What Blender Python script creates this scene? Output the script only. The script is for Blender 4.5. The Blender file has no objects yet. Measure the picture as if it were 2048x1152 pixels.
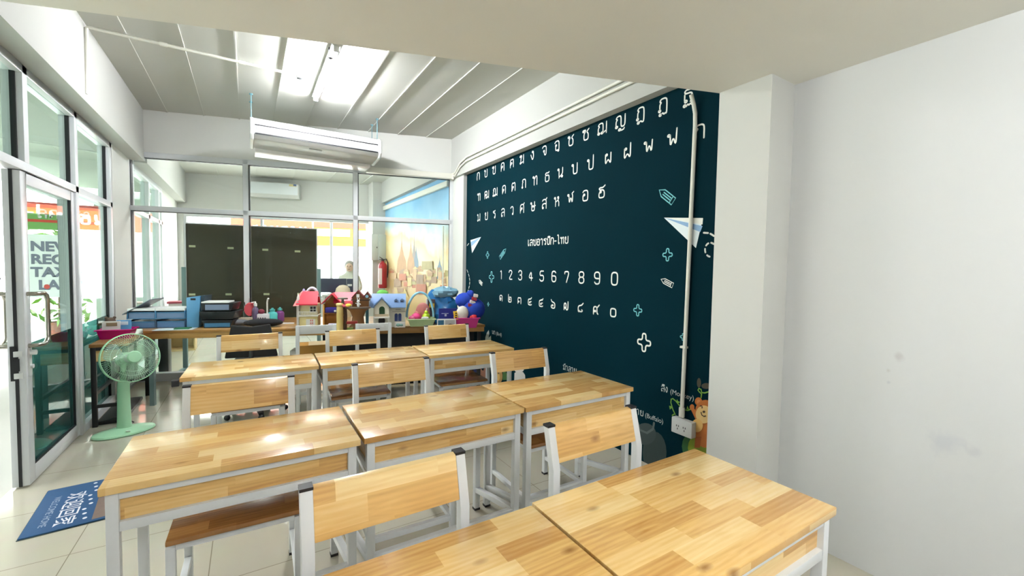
import bpy, bmesh, math, random
from mathutils import Vector, Matrix
random.seed(7)
PI = math.pi
S = bpy.context.scene
COL = S.collection

# ------------------------------------------------------------------ camera
CF, CYAW, CPITCH, CROLL, CH = 846.8, 0.55789, 0.04366, -0.0165, 1.4581
def cam_axes():
    cy, sy, cp, sp = math.cos(CYAW), math.sin(CYAW), math.cos(CPITCH), math.sin(CPITCH)
    f = Vector((sy*cp, cy*cp, -sp)); r = Vector((cy, -sy, 0)); d = f.cross(r)
    c, s = math.cos(CROLL), math.sin(CROLL)
    return r*c + d*s, d*c - r*s, f
RX, DY, FZ = cam_axes()
cam = bpy.data.cameras.new('camera'); cam.sensor_width = 36.0; cam.lens = CF/2048*36
cam.clip_start = 0.02; cam.clip_end = 200
co = bpy.data.objects.new('camera', cam); COL.objects.link(co)
m4 = Matrix.Identity(4)
for i, a in enumerate((RX, -DY, -FZ)):
    for j in range(3): m4[j][i] = a[j]
m4.translation = (0, 0, CH)
co.matrix_world = m4
S.camera = co

# ------------------------------------------------------------------ world, sun, exposure
S.view_settings.view_transform = 'Standard'
S.view_settings.look = 'None'
S.view_settings.gamma = 1.0
S.view_settings.use_curve_mapping = False
S.view_settings.exposure = 2.6
W = bpy.data.worlds.new('sky'); S.world = W; W.use_nodes = True
bg = W.node_tree.nodes['Background']
bg.inputs['Color'].default_value = (0.90, 0.95, 1.0, 1); bg.inputs['Strength'].default_value = 2.3
sun = bpy.data.lights.new('sun', 'SUN'); sun.energy = 5.0; sun.angle = 0.02; sun.color = (1, 0.96, 0.9)
so = bpy.data.objects.new('sun', sun); COL.objects.link(so)
so.rotation_euler = (math.radians(24), math.radians(6), 0)
TUBE = 92.0       # emission of the fluorescent tubes

# a pixel of the photograph turned into a point on a plane of the room (x, y or z fixed)
def ray(u, v): return RX*((u-1024)/CF) + DY*((v-576)/CF) + FZ
def onx(u, v, x): d = ray(u, v); return Vector((0, 0, CH)) + d*(x/d.x)
def ony(u, v, y): d = ray(u, v); return Vector((0, 0, CH)) + d*(y/d.y)
def onz(u, v, z): d = ray(u, v); return Vector((0, 0, CH)) + d*((z-CH)/d.z)

# ------------------------------------------------------------------ materials
def lin(c): return c/12.92 if c <= 0.04045 else ((c+0.055)/1.055)**2.4
def rgb(r, g, b): return (lin(r/255), lin(g/255), lin(b/255), 1)
MATS = {}
def mat(name, col, rough=0.5, metal=0.0, coat=0.0, noise=0.0, scale=40.0, bump=0.0, alpha=1.0, spec=0.5):
    if name in MATS: return MATS[name]
    m = bpy.data.materials.new(name); m.use_nodes = True; nt = m.node_tree
    b = nt.nodes['Principled BSDF']
    b.inputs['Roughness'].default_value = rough; b.inputs['Metallic'].default_value = metal
    b.inputs['Coat Weight'].default_value = coat; b.inputs['Alpha'].default_value = alpha
    b.inputs['Specular IOR Level'].default_value = spec
    tc = nt.nodes.new('ShaderNodeTexCoord'); nz = nt.nodes.new('ShaderNodeTexNoise')
    nz.inputs['Scale'].default_value = scale; nz.inputs['Detail'].default_value = 3
    nt.links.new(tc.outputs['Object'], nz.inputs['Vector'])
    mx = nt.nodes.new('ShaderNodeMixRGB'); mx.inputs['Color1'].default_value = col
    k = 1 - max(noise, 0.03)
    mx.inputs['Color2'].default_value = (col[0]*k, col[1]*k, col[2]*k, 1)
    nt.links.new(nz.outputs['Fac'], mx.inputs['Fac']); nt.links.new(mx.outputs['Color'], b.inputs['Base Color'])
    if bump:
        bp = nt.nodes.new('ShaderNodeBump'); bp.inputs['Strength'].default_value = bump; bp.inputs['Distance'].default_value = 0.002
        nt.links.new(nz.outputs['Fac'], bp.inputs['Height']); nt.links.new(bp.outputs['Normal'], b.inputs['Normal'])
    MATS[name] = m; return m
def emit(name, col, strength):
    m = bpy.data.materials.new(name); m.use_nodes = True; nt = m.node_tree; nt.nodes.clear()
    e = nt.nodes.new('ShaderNodeEmission'); o = nt.nodes.new('ShaderNodeOutputMaterial')
    e.inputs['Color'].default_value = col; e.inputs['Strength'].default_value = strength
    nt.links.new(e.outputs[0], o.inputs['Surface']); MATS[name] = m; return m
def glass(name, tint, refl=0.06, power=5.0, haze=0.0):
    m = bpy.data.materials.new(name); m.use_nodes = True; nt = m.node_tree; nt.nodes.clear()
    o = nt.nodes.new('ShaderNodeOutputMaterial'); t = nt.nodes.new('ShaderNodeBsdfTransparent'); g = nt.nodes.new('ShaderNodeBsdfGlossy')
    t.inputs['Color'].default_value = tint; g.inputs['Roughness'].default_value = 0.0; g.inputs['Color'].default_value = (0.95, 1, 0.98, 1)
    lw = nt.nodes.new('ShaderNodeLayerWeight'); lw.inputs['Blend'].default_value = 0.5
    pw = nt.nodes.new('ShaderNodeMath'); pw.operation = 'POWER'; pw.inputs[1].default_value = power
    ma = nt.nodes.new('ShaderNodeMath'); ma.operation = 'MULTIPLY_ADD'; ma.inputs[1].default_value = 0.85; ma.inputs[2].default_value = refl
    ma.use_clamp = True
    mx = nt.nodes.new('ShaderNodeMixShader')
    nt.links.new(lw.outputs['Facing'], pw.inputs[0]); nt.links.new(pw.outputs[0], ma.inputs[0]); nt.links.new(ma.outputs[0], mx.inputs['Fac'])
    nt.links.new(t.outputs[0], mx.inputs[1]); nt.links.new(g.outputs[0], mx.inputs[2])
    src = mx.outputs[0]
    if haze:
        df = nt.nodes.new('ShaderNodeBsdfDiffuse'); df.inputs['Color'].default_value = (0.8, 0.85, 0.83, 1)
        m2 = nt.nodes.new('ShaderNodeMixShader'); m2.inputs['Fac'].default_value = haze
        nt.links.new(src, m2.inputs[1]); nt.links.new(df.outputs[0], m2.inputs[2]); src = m2.outputs[0]
    nt.links.new(src, o.inputs['Surface']); MATS[name] = m; return m

def wood(name, axis, dark, midc, light, plank=0.062, length=0.30, rough=0.22, coat=0.35):
    """finger-jointed rubberwood: short staves along x, rows across `axis`"""
    m = bpy.data.materials.new(name); m.use_nodes = True; nt = m.node_tree; N = nt.nodes.new; L = nt.links.new
    b = nt.nodes['Principled BSDF']; b.inputs['Roughness'].default_value = rough; b.inputs['Coat Weight'].default_value = coat
    b.inputs['Coat Roughness'].default_value = 0.12
    tc = N('ShaderNodeTexCoord'); oi = N('ShaderNodeObjectInfo'); sp = N('ShaderNodeSeparateXYZ'); L(tc.outputs['Object'], sp.inputs[0])
    def math_(op, a, bb=None, c=None):
        n = N('ShaderNodeMath'); n.operation = op
        for i, x in enumerate((a, bb, c)):
            if x is None: continue
            if isinstance(x, (int, float)): n.inputs[i].default_value = x
            else: L(x, n.inputs[i])
        return n.outputs[0]
    def white(vec_parts):
        c = N('ShaderNodeCombineXYZ')
        for i, x in enumerate(vec_parts):
            if isinstance(x, (int, float)): c.inputs[i].default_value = x
            else: L(x, c.inputs[i])
        w = N('ShaderNodeTexWhiteNoise'); w.noise_dimensions = '3D'; L(c.outputs[0], w.inputs['Vector']); return w.outputs['Value'], w.outputs['Color']
    seed = math_('MULTIPLY', oi.outputs['Random'], 37.0)
    across = sp.outputs['XYZ'.index(axis)]
    row = math_('FLOOR', math_('DIVIDE', across, plank))
    roff, _ = white((row, seed, 3.0))
    col = math_('FLOOR', math_('ADD', math_('DIVIDE', sp.outputs[0], length), math_('MULTIPLY', roff, 5.0)))
    cell, cellc = white((row, col, seed))
    # grain, stretched along x, offset per stave
    cv = N('ShaderNodeCombineXYZ')
    L(math_('MULTIPLY_ADD', sp.outputs[0], 5.0, math_('MULTIPLY', cell, 40.0)), cv.inputs[0]); L(math_('MULTIPLY', across, 42.0), cv.inputs[1]); L(math_('MULTIPLY', cell, 17.0), cv.inputs[2])
    nz = N('ShaderNodeTexNoise'); nz.inputs['Scale'].default_value = 1.0; nz.inputs['Detail'].default_value = 6; nz.inputs['Distortion'].default_value = 1.2
    L(cv.outputs[0], nz.inputs['Vector'])
    wv = N('ShaderNodeTexWave'); wv.bands_direction = 'Y'; wv.inputs['Scale'].default_value = 0.45; wv.inputs['Distortion'].default_value = 6; wv.inputs['Detail'].default_value = 3
    L(cv.outputs[0], wv.inputs['Vector'])
    f = math_('ADD', math_('MULTIPLY', cell, 0.62), math_('ADD', math_('MULTIPLY', nz.outputs['Fac'], 0.60), math_('MULTIPLY', wv.outputs['Fac'], 0.12)))
    f = math_('SUBTRACT', f, 0.19)
    cr = N('ShaderNodeValToRGB'); L(f, cr.inputs['Fac'])
    e = cr.color_ramp.elements; e[0].position = 0.05; e[0].color = dark; e[1].position = 0.95; e[1].color = light
    x = cr.color_ramp.elements.new(0.42); x.color = midc
    # knots
    vo = N('ShaderNodeTexVoronoi'); vo.inputs['Scale'].default_value = 1.0
    c2 = N('ShaderNodeCombineXYZ'); L(math_('MULTIPLY', sp.outputs[0], 4.5), c2.inputs[0]); L(math_('MULTIPLY', across, 9.0), c2.inputs[1]); L(seed, c2.inputs[2])
    L(c2.outputs[0], vo.inputs['Vector'])
    kn = N('ShaderNodeMapRange'); kn.inputs['From Min'].default_value = 0.02; kn.inputs['From Max'].default_value = 0.14; kn.inputs['To Min'].default_value = 0.75; kn.inputs['To Max'].default_value = 0.0
    L(vo.outputs['Distance'], kn.inputs['Value'])
    mx = N('ShaderNodeMixRGB'); L(kn.outputs[0], mx.inputs['Fac']); L(cr.outputs['Color'], mx.inputs['Color1']); mx.inputs['Color2'].default_value = rgb(132, 84, 36)
    L(mx.outputs['Color'], b.inputs['Base Color'])
    MATS[name] = m; return m

W_WHITE = mat('white_wall_paint', rgb(203, 204, 199), 0.75, noise=0.03, scale=3)
W_WHITE_DIM = mat('dimmed_white_wall_paint', rgb(180, 181, 176), 0.75, noise=0.03, scale=3)  # same white paint, darkened on the beams to offset the tube's glare
W_CEIL = mat('ceiling_board_paint', rgb(194, 195, 188), 0.7, noise=0.04, scale=2)
W_SOFF = mat('smooth_soffit_paint', rgb(230, 228, 219), 0.75, noise=0.03, scale=1.5)
M_ALU = mat('white_powder_coated_aluminium', rgb(208, 211, 214), 0.35)
M_BLACK = mat('black_rubber', rgb(18, 18, 24), 0.5)
M_STEELW = mat('white_painted_steel_tube', rgb(216, 219, 220), 0.35)
M_BLKSTEEL = mat('black_steel', rgb(20, 20, 22), 0.4)
M_CHROME = mat('brushed_steel', rgb(170, 165, 155), 0.25, metal=1.0)
M_PLASW = mat('white_plastic', rgb(206, 208, 206), 0.35)
G_CLEAR = glass('clear_partition_glass', (0.955, 0.975, 0.965, 1), 0.010, 6.0)
G_DOOR = glass('greenish_door_glass', (0.86, 0.94, 0.91, 1), 0.04, 6.0)
G_FILM = glass('dark_teal_window_film', (0.17, 0.31, 0.305, 1), 0.02, 6.0)
wd, wm, wl = rgb(190, 140, 76), rgb(224, 182, 112), rgb(244, 218, 160)
WOOD_TOP = wood('rubberwood_top', 'Y', wd, wm, wl)
WOOD_BACK = wood('rubberwood_board', 'Z', wd, wm, wl, plank=0.066, length=0.28, rough=0.3)
WOOD_SEAT = wood('varnished_seat_wood', 'Y', rgb(120, 78, 40), rgb(150, 104, 58), rgb(176, 128, 74), rough=0.18)
WOOD_COUNTER = wood('counter_wood', 'Z', rgb(140, 96, 46), rgb(170, 124, 66), rgb(196, 152, 90), plank=0.07, length=0.5, rough=0.3)
WOOD_CTOP = wood('counter_top_wood', 'Y', rgb(140, 96, 46), rgb(170, 124, 66), rgb(196, 152, 90), plank=0.09, length=0.5, rough=0.3)

# ------------------------------------------------------------------ mesh builder
class MB:
    def __init__(s): s.v = []; s.f = []; s.mi = []; s.k = 0
    def slot(s, k): s.k = k; return s
    def add(s, vs, fs):
        n = len(s.v); s.v += [tuple(v) for v in vs]
        for f in fs: s.f.append(tuple(i+n for i in f)); s.mi.append(s.k)
        return s
    def box(s, x0, x1, y0, y1, z0, z1, rz=0.0, M=None):
        vs = [Vector((x, y, z)) for z in (z0, z1) for y in (y0, y1) for x in (x0, x1)]
        if rz:
            c = Vector(((x0+x1)/2, (y0+y1)/2, 0)); R = Matrix.Rotation(rz, 3, 'Z'); vs = [R @ (v-c) + c for v in vs]
        if M is not None: vs = [M @ v for v in vs]
        return s.add(vs, [(0, 2, 3, 1), (4, 5, 7, 6), (0, 1, 5, 4), (2, 6, 7, 3), (0, 4, 6, 2), (1, 3, 7, 5)])
    def bar(s, p, q, w, h, up=(0, 0, 1)):
        p, q = Vector(p), Vector(q); d = (q-p).normalized(); up = Vector(up)
        if abs(d.dot(up)) > .95: up = Vector((0, 1, 0))
        a = d.cross(up).normalized(); b = a.cross(d).normalized(); vs = []
        for c in (p, q):
            for i, j in ((-1, -1), (1, -1), (1, 1), (-1, 1)): vs.append(c + a*(i*w/2) + b*(j*h/2))
        return s.add(vs, [(0, 3, 2, 1), (4, 5, 6, 7), (0, 1, 5, 4), (1, 2, 6, 5), (2, 3, 7, 6), (3, 0, 4, 7)])
    def tube(s, pts, r, n=8, closed=False, r2=None):
        pts = [Vector(p) for p in pts]; m = len(pts); rings = []; prev = None
        for i, p in enumerate(pts):
            a = pts[i-1] if (i or closed) else p; b = pts[(i+1) % m] if (i < m-1 or closed) else p
            d = (b-a).normalized()
            if prev is None:
                up = Vector((0, 0, 1)) if abs(d.z) < .9 else Vector((1, 0, 0)); x = d.cross(up).normalized()
            else: x = (prev - d*prev.dot(d)).normalized()
            prev = x; y = d.cross(x); rr = r if r2 is None else r + (r2-r)*i/(m-1)
            rings.append([p + (x*math.cos(2*PI*k/n) + y*math.sin(2*PI*k/n))*rr for k in range(n)])
        vs = [v for rg in rings for v in rg]; fs = []
        for i in range(m if closed else m-1):
            j = (i+1) % m
            for k in range(n): fs.append((i*n+k, i*n+(k+1) % n, j*n+(k+1) % n, j*n+k))
        if not closed: fs += [tuple(range(n))[::-1], tuple((m-1)*n+k for k in range(n))]
        return s.add(vs, fs)
    def lathe(s, prof, n=24, c=(0, 0, 0), M=None, sx=1, sy=1):
        vs = []; fs = []; c = Vector(c)
        for r, z in prof:
            for k in range(n):
                v = Vector((r*math.cos(2*PI*k/n)*sx, r*math.sin(2*PI*k/n)*sy, z))
                if M is not None: v = M @ v
                vs.append(v + c)
        m = len(prof)
        for i in range(m-1):
            for k in range(n): fs.append((i*n+k, i*n+(k+1) % n, (i+1)*n+(k+1) % n, (i+1)*n+k))
        if prof[0][0] > 1e-5: fs.append(tuple(range(n))[::-1])
        if prof[-1][0] > 1e-5: fs.append(tuple((m-1)*n+k for k in range(n)))
        return s.add(vs, fs)
    def ball(s, c, rx, ry=None, rz=None, n=16, m=10, M=None, bumpy=0.0):
        ry = ry or rx; rz = rz or rx; vs = []; fs = []; c = Vector(c)
        for i in range(m+1):
            t = PI*i/m
            for k in range(n):
                p = 2*PI*k/n; q = 1 + bumpy*(random.random()-.5)
                v = Vector((rx*math.sin(t)*math.cos(p)*q, ry*math.sin(t)*math.sin(p)*q, -rz*math.cos(t)*q))
                if M is not None: v = M @ v
                vs.append(v+c)
        for i in range(m):
            for k in range(n): fs.append((i*n+k, i*n+(k+1) % n, (i+1)*n+(k+1) % n, (i+1)*n+k))
        return s.add(vs, fs)
    def prism(s, pts, d):
        """polygon of 3-D points swept by vector d"""
        d = Vector(d); n = len(pts); vs = [Vector(p) for p in pts] + [Vector(p)+d for p in pts]
        fs = [tuple(range(n))[::-1], tuple(range(n, 2*n))] + [(i, (i+1) % n, n+(i+1) % n, n+i) for i in range(n)]
        return s.add(vs, fs)
    def poly(s, pts): return s.add(pts, [tuple(range(len(pts)))])
    def build(s, name, mats, parent=None, bevel=0.0, seg=2, smooth=40, label=None):
        me = bpy.data.meshes.new(name); me.from_pydata(s.v, [], s.f)
        mats = mats if isinstance(mats, (list, tuple)) else [mats]
        for m in mats: me.materials.append(m)
        if len(mats) > 1: me.polygons.foreach_set('material_index', s.mi)
        bm = bmesh.new(); bm.from_mesh(me); bmesh.ops.remove_doubles(bm, verts=bm.verts, dist=1e-6)
        bmesh.ops.recalc_face_normals(bm, faces=bm.faces)
        if bevel: bmesh.ops.bevel(bm, geom=[e for e in bm.edges if len(e.link_faces) == 2 and e.calc_face_angle(0) > .5], offset=bevel, segments=seg, profile=.6, affect='EDGES', clamp_overlap=True)
        bm.to_mesh(me); bm.free()
        if smooth:
            me.shade_smooth(); me.set_sharp_from_angle(angle=math.radians(smooth))
        o = bpy.data.objects.new(name, me); COL.objects.link(o)
        if parent is not None: o.parent = parent
        if label: o['label'] = label
        return o

def tag(o, label=None, cat=None, group=None, kind=None):
    if label: o['label'] = label
    if cat: o['category'] = cat
    if group: o['group'] = group
    if kind: o['kind'] = kind
    return o
def thing(name, label, cat, loc=(0, 0, 0), rz=0.0, group=None):
    o = bpy.data.objects.new(name, None); COL.objects.link(o); o.empty_display_size = .1
    o.location = loc; o.rotation_euler = (0, 0, rz)
    return tag(o, label, cat, group)
def struct(o): o['kind'] = 'structure'; return o
def copy_tree(o, parent=None):
    c = o.copy(); COL.objects.link(c); c.parent = parent
    for ch in list(o.children): copy_tree(ch, c)
    return c
def text_mesh(body, size=1.0, align='LEFT', spacing=1.0, bold=0.0):
    c = bpy.data.curves.new('lettering', 'FONT'); c.body = body; c.size = size; c.align_x = align; c.space_character = spacing; c.offset = bold
    o = bpy.data.objects.new('lettering', c); COL.objects.link(o)
    dg = bpy.context.evaluated_depsgraph_get(); me = o.evaluated_get(dg).to_mesh()
    vs = [tuple(v.co) for v in me.vertices]; fs = [tuple(p.vertices) for p in me.polygons]
    o.evaluated_get(dg).to_mesh_clear(); bpy.data.objects.remove(o); bpy.data.curves.remove(c)
    return vs, fs
def put_text(mb, body, org, ex, ey, size, sx=1.0, align='LEFT', bold=0.0):
    vs, fs = text_mesh(body, size, align, 1.0, bold); org, ex, ey = Vector(org), Vector(ex), Vector(ey)
    mb.add([org + ex*(x*sx) + ey*y for x, y, z in vs], fs)

# ------------------------------------------------------------------ stroke lettering (Thai and numerals) on a 6 x 10 grid, @x,y,r = loop
GL = {
'ก': '0.6,0 0.6,6 1.7,7.2 0.6,8 1.6,10 4.8,10 6,8.6 6,0',
'ข': '@1.1,8.8 2,9.2 2.8,7.6 1.5,6.2 1.5,1 2.5,0 5,0 6,1 6,10',
'ฃ': '@1,8.8 1.7,9.9 2.3,9 3.1,9.9 3.2,8 1.6,6.2 1.6,1 2.6,0 5,0 6,1 6,10',
'ค': '0.7,0 0.7,8.4 2,10 4.8,10 6,8.6 6,0|@2.9,5.2 2.2,4.4 0.7,1.6',
'ฅ': '0.7,0 0.7,8.4 2,10 3.3,8.8 4.7,10 6,8.6 6,0|@2.9,5 2.2,4.2 0.7,1.6',
'ฆ': '@1,8.8 1.7,9.9 2.3,9 3.1,9.9 3.2,8 1.8,6.2 1.8,1|@1.2,0.9 2.2,0.7 6,2.2|6,10 6,0',
'ง': '@3.4,8.8 4.4,9 4.8,3 3.6,0.1 2.8,0.6 0.8,5.8',
'จ': '@3,4.6 3.2,3.6 4,0.1 5.6,0.4 6,3 6,8.6 4.8,10 2,10 0.8,8.4',
'ฉ': '@2.3,5.6 1.9,4.6 1.9,0.4 4.2,0.4|@5.2,-0.2 6,1.4 6,8.6 4.8,10 2,10 0.8,8.4',
'ช': '@1.1,8.8 2,9.2 2.8,7.6 1.5,6.2 1.5,1 2.5,0 5,0 6,1 6,5.6 4.6,7.2 4.9,8.4 6.6,10',
'ซ': '@1,8.8 1.7,9.9 2.3,9 3.1,9.9 3.2,8 1.6,6.2 1.6,1 2.6,0 5,0 6,1 6,5.6 4.6,7.2 4.9,8.4 6.6,10',
'ฌ': '@0.9,0.9 0.5,2 0.5,6 1.5,7.2 0.4,8.2 1.4,10 3.3,10 4,8.6 4,1.6|@3.3,0.9 4.3,0.8 6.4,2.4|6.4,10 6.4,0',
'ญ': '@0.9,0.9 0.5,2 0.5,6 1.5,7.2 0.4,8.2 1.4,10 3.1,10 3.8,8.6 3.8,1 4.6,0.1 5.6,0.2 6.4,1.4 6.4,10|@3,-2.2 4,-3 5.6,-2.8 6,-1.6',
'ฎ': '@1.1,0.9 1.2,2 1.2,6 2.2,7.2 1,8.2 2,10 4.8,10 6,8.6 6,-2.2 4.6,-2.2 3.8,-1.2 2.6,-1.6|@1.8,-2.2',
'ฏ': '@1.1,0.9 1.2,2 1.2,6 2.2,7.2 1,8.2 2,10 4.8,10 6,8.6 6,-2.6 5,-1.6 4.2,-2.6 3.4,-1.2 2.4,-1.8|@1.6,-2.3',
'ฐ': '5.8,10 4.8,9 2,9.4 1,8 1.8,6.6 4.8,6.6 5.8,5.4 5.8,1 4.8,0.1|@2,0.9 1.2,2 1.2,6|@1.3,-2.2 2.4,-2.8 3.2,-1.4 4,-2.6 4.8,-1.4 5.8,-2.6',
'ฑ': '@1,8.8 1.7,9.9 2.3,9 2.9,9.6 2.6,8 2.6,0|2.6,6.4 4.8,10 6,9 6,0',
'ฒ': '0.4,0 0.4,8.6 1.2,10 2.1,8.9 3,10 3.8,8.6 3.8,1.6|@1.8,4.8 1.2,3.6 0.4,1.6|@3.2,0.9 4.2,0.8 6.4,2.2|6.4,10 6.4,0',
'ณ': '@0.9,0.9 0.8,2 0.8,6 1.8,7.2 0.6,8.2 1.6,10 3.2,10 3.9,8.6 3.9,1.6|@3.2,0.9 4.2,0.8 6.4,2.2|6.4,10 6.4,0',
'ด': '0.7,0 0.7,8.4 2,10 4.8,10 6,8.6 6,0|@2.6,4.6 2.4,3.4 0.8,0.6',
'ต': '0.7,0 0.7,8.4 2,10 3.3,8.8 4.7,10 6,8.6 6,0|@2.6,4.6 2.4,3.4 0.8,0.6',
'ถ': '@1.1,0.9 1.2,2 1.2,6 2.2,7.2 1,8.2 2,10 4.8,10 6,8.6 6,0',
'ท': '@1,8.8 2,9 2.2,7 2.2,0|2.2,6 4.6,10 6,9 6,0',
'ธ': '5.8,10 4.8,9 2,9.4 1,8 1.8,6.6 4.8,6.6 5.8,5.4 5.8,1 4.8,0 2,0 1.1,1 1.1,5.6',
'น': '@1,8.8 1.9,9 1.9,0|1.9,0.6 4.6,2.6 6,4.4 6,10|@5.4,1.2',
'บ': '@1,8.8 1.9,9 1.9,1 2.8,0 5,0 6,1 6,10',
'ป': '@1,8.8 1.9,9 1.9,1 2.8,0 5,0 6,1 6,13',
'ผ': '@2.2,8.8 1.2,9 1.2,0 3.6,5.2 6,0 6,10',
'ฝ': '@2.2,8.8 1.2,9 1.2,0 3.6,5.2 6,0 6,13',
'พ': '@0.9,8.8 1.8,9 2.1,0 3.9,7 5.6,0 6,10',
'ฟ': '@0.9,8.8 1.8,9 2.1,0 3.9,7 5.6,0 6,13',
'ภ': '@0.6,0.9 1.5,1.2 1.5,6 2.5,7.2 1.3,8.2 2.2,10 4.8,10 6,8.6 6,0',
'ม': '@1,8.8 1.9,9 1.9,1.6|@1.3,0.9 2.3,0.7 6,2.4|6,10 6,0',
'ย': '@1.6,8.8 0.9,8 1,7 2.8,6.2 1.2,5.4 1.2,1 2.2,0 5,0 6,1 6,10',
'ร': '5,10 4,9 1.8,9.4 1,8.2 1.8,7 4,6.8 5,5.6 5,1.8|@4.2,0.9',
'ล': '6,0 6,8.6 4.8,10 2,10 0.9,8.6|6,4.4 4.6,5.6 1.6,5.2 0.8,3.6 0.8,2|@1.6,0.9',
'ว': '0.8,8.4 2,10 4,10 5.2,8.6 5.2,1.8|@4.4,0.9',
'ศ': '0.7,0 0.7,8.4 2,10 4.8,10 6,8.6 6,0|@2.9,5.2 2.2,4.4 0.7,1.6|5.4,9.6 6.8,11.4',
'ษ': '@1,8.8 1.9,9 1.9,1 2.8,0 5,0 6,1 6,10|@3.8,5 4.8,4.4 7.2,5.6',
'ส': '6,0 6,8.6 4.8,10 2,10 0.9,8.6|6,4.4 4.6,5.6 1.6,5.2 0.8,3.6 0.8,2|@1.6,0.9|5.4,9.6 6.8,11.4',
'ห': '@1,8.8 1.9,9 1.9,0|1.9,4.6 4.6,6 5.8,8|@5,8.9|4.6,6 6,4.6 6,0',
'ฬ': '@0.9,8.8 1.8,9 2.1,0 3.9,7 5.6,0 6,8 5,10 6,10.8 7,11.6',
'อ': '@2.2,5.8 1,5 1,1 2,0 5,0 6,1 6,8.6 4.8,10 2,10 0.9,8.6',
'ฮ': '@2.4,5.4 1.2,4.4 1,3 1,1 2,0 5,0 6,1 6,5 5,7 1.6,7.4 1,8.6 2,9.4 4.6,9.2 6.6,11',
'เ': '@1.6,0.9 0.8,1.4 0.8,10', 'า': '0.8,8.4 1.8,10 3.4,10 4.4,8.6 4.4,0',
'ไ': '0.4,13 1.4,14.2 2.4,12.4 2.4,1.4|@3.2,0.9', '-': '0.4,4.6 3.6,4.6',
'ิ': '-5.6,11.2 -4.6,12.8 -1.4,12.8 -0.4,11.2 -5.6,11.2',
'้': '@-3.6,11.8 -2.6,11 -1,13.4',
'1': '1.6,8.4 3.2,10 3.2,0', '2': '0.9,7.8 1.2,9.2 2.4,10 4.4,10 5.6,8.8 5.6,7 0.8,0.1 5.9,0.1',
'3': '0.9,8.2 2,10 4.6,10 5.7,8.8 5.7,6.4 4.6,5.2 3,5.2|4.6,5.2 5.8,4 5.8,1.4 4.6,0 2,0 0.8,1.6',
'4': '4.6,0 4.6,10 0.6,2.6 6.2,2.6', '5': '5.6,10 1.2,10 1,5.4 4.6,5.8 5.8,4.6 5.8,1.4 4.6,0 2,0 0.8,1.6',
'6': '5.6,8.6 4.6,10 2.2,10 1,8.6 1,1.4 2.2,0 4.6,0 5.8,1.4 5.8,4.4 4.6,5.6 1.2,5.4', '7': '0.8,8 0.8,10 5.8,10 2.8,0',
'8': '2.2,5.3 1.1,6.6 1.1,8.8 2.2,10 4.6,10 5.7,8.8 5.7,6.6 4.6,5.3 2.2,5.3 0.9,4 0.9,1.3 2.2,0 4.6,0 5.9,1.3 5.9,4 4.6,5.3',
'9': '1.2,1.4 2.2,0 4.6,0 5.8,1.4 5.8,8.6 4.6,10 2.2,10 1,8.6 1,5.8 2.2,4.6 5.6,4.6',
'0': '2.2,0 4.8,0 6,1.4 6,8.6 4.8,10 2.2,10 1,8.6 1,1.4 2.2,0',
'๑': '@3,4.4 3.6,3 2.4,0.3 1,2 1,8 2.4,10 4.8,10 6,8.2 6,0',
'๒': '0.6,13 0.6,1.4 1.8,0 5,0 6,1.4 6,7.4 5.2,9.2 4.2,7.8 3.2,9.2 2.4,8 2.6,5.4|@3,4.6',
'๓': '0.7,0 0.7,8.4 2,10 3.3,8.8 4.7,10 6,8.6 6,0|@2.2,3 1,1.4',
'๔': '6.2,12 4.6,9.4 2,9.4 0.9,8 0.9,1.2 2,0 5.4,0 6.2,1|@3.4,4 4,5.2 5.8,5.6',
'๕': '6.4,12.4 5,9.6 4.2,11 3.2,9.4 2,9.4 0.9,8 0.9,1.2 2,0 5.4,0 6.2,1|@3.4,4 4,5.2 5.8,5.6',
'๖': '0.8,12.6 1.8,9.6 4.6,8.6 6,6.6 6,1.4 5,0 2.2,0 1,1.4 1,3.6 2.2,4.8|@3,4.2',
'๗': '0.9,0.2 0.9,8.4 2,10 3.4,8.8 3.4,1.2 4.4,0.1 5.8,1.2 5.8,12|@2.2,3',
'๘': '6.6,12.4 4.8,9.4 2,8.6 0.9,6.6 0.9,2.2|@1.7,1.2 2.8,0.6 5,0.6 6,2 5,3.2',
'๙': '0.8,0 0.8,8.4 2,10 4.4,9.6 4.6,1.4 5.6,0.4|@2.4,4 1,2|4.6,8.6 6.8,12.4',
'๐': '2,0 4.8,0 6,1.4 6,8.6 4.8,10 2,10 1,8.6 1,1.4 2,0',
}
def chaikin(p, n=2):
    closed = p[0] == p[-1] and len(p) > 3
    for _ in range(n):
        q = [] if closed else [p[0]]
        for a, b in zip(p[:-1], p[1:]):
            q += [(a[0]*.78+b[0]*.22, a[1]*.78+b[1]*.22), (a[0]*.22+b[0]*.78, a[1]*.22+b[1]*.78)]
        if closed: q.append(q[0])
        else: q.append(p[-1])
        p = q
    return p
def ribbon(mb, pts, org, ex, ey, w):
    """flat stroke of width w through 2-D points, with round ends and joints"""
    org, ex, ey = Vector(org), Vector(ex), Vector(ey)
    P = [Vector(p) for p in pts]; n = len(P); L = []; R = []
    closed = (P[0]-P[-1]).length < 1e-9
    for i, p in enumerate(P):
        a = P[i-1] if i else (P[-2] if closed else p); b = P[i+1] if i < n-1 else (P[1] if closed else p)
        d = (b-a)
        if d.length < 1e-9: d = Vector((1, 0))
        d.normalize(); nn = Vector((-d.y, d.x))*(w/2)
        L.append(p+nn); R.append(p-nn)
    vs = [org+ex*q.x+ey*q.y for q in L+R]
    mb.add(vs, [(i, i+1, n+i+1, n+i) for i in range(n-1)])
    if not closed:
        for p in (P[0], P[-1]):
            mb.poly([org+ex*(p.x+w/2*math.cos(2*PI*k/8))+ey*(p.y+w/2*math.sin(2*PI*k/8)) for k in range(8)])
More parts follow.
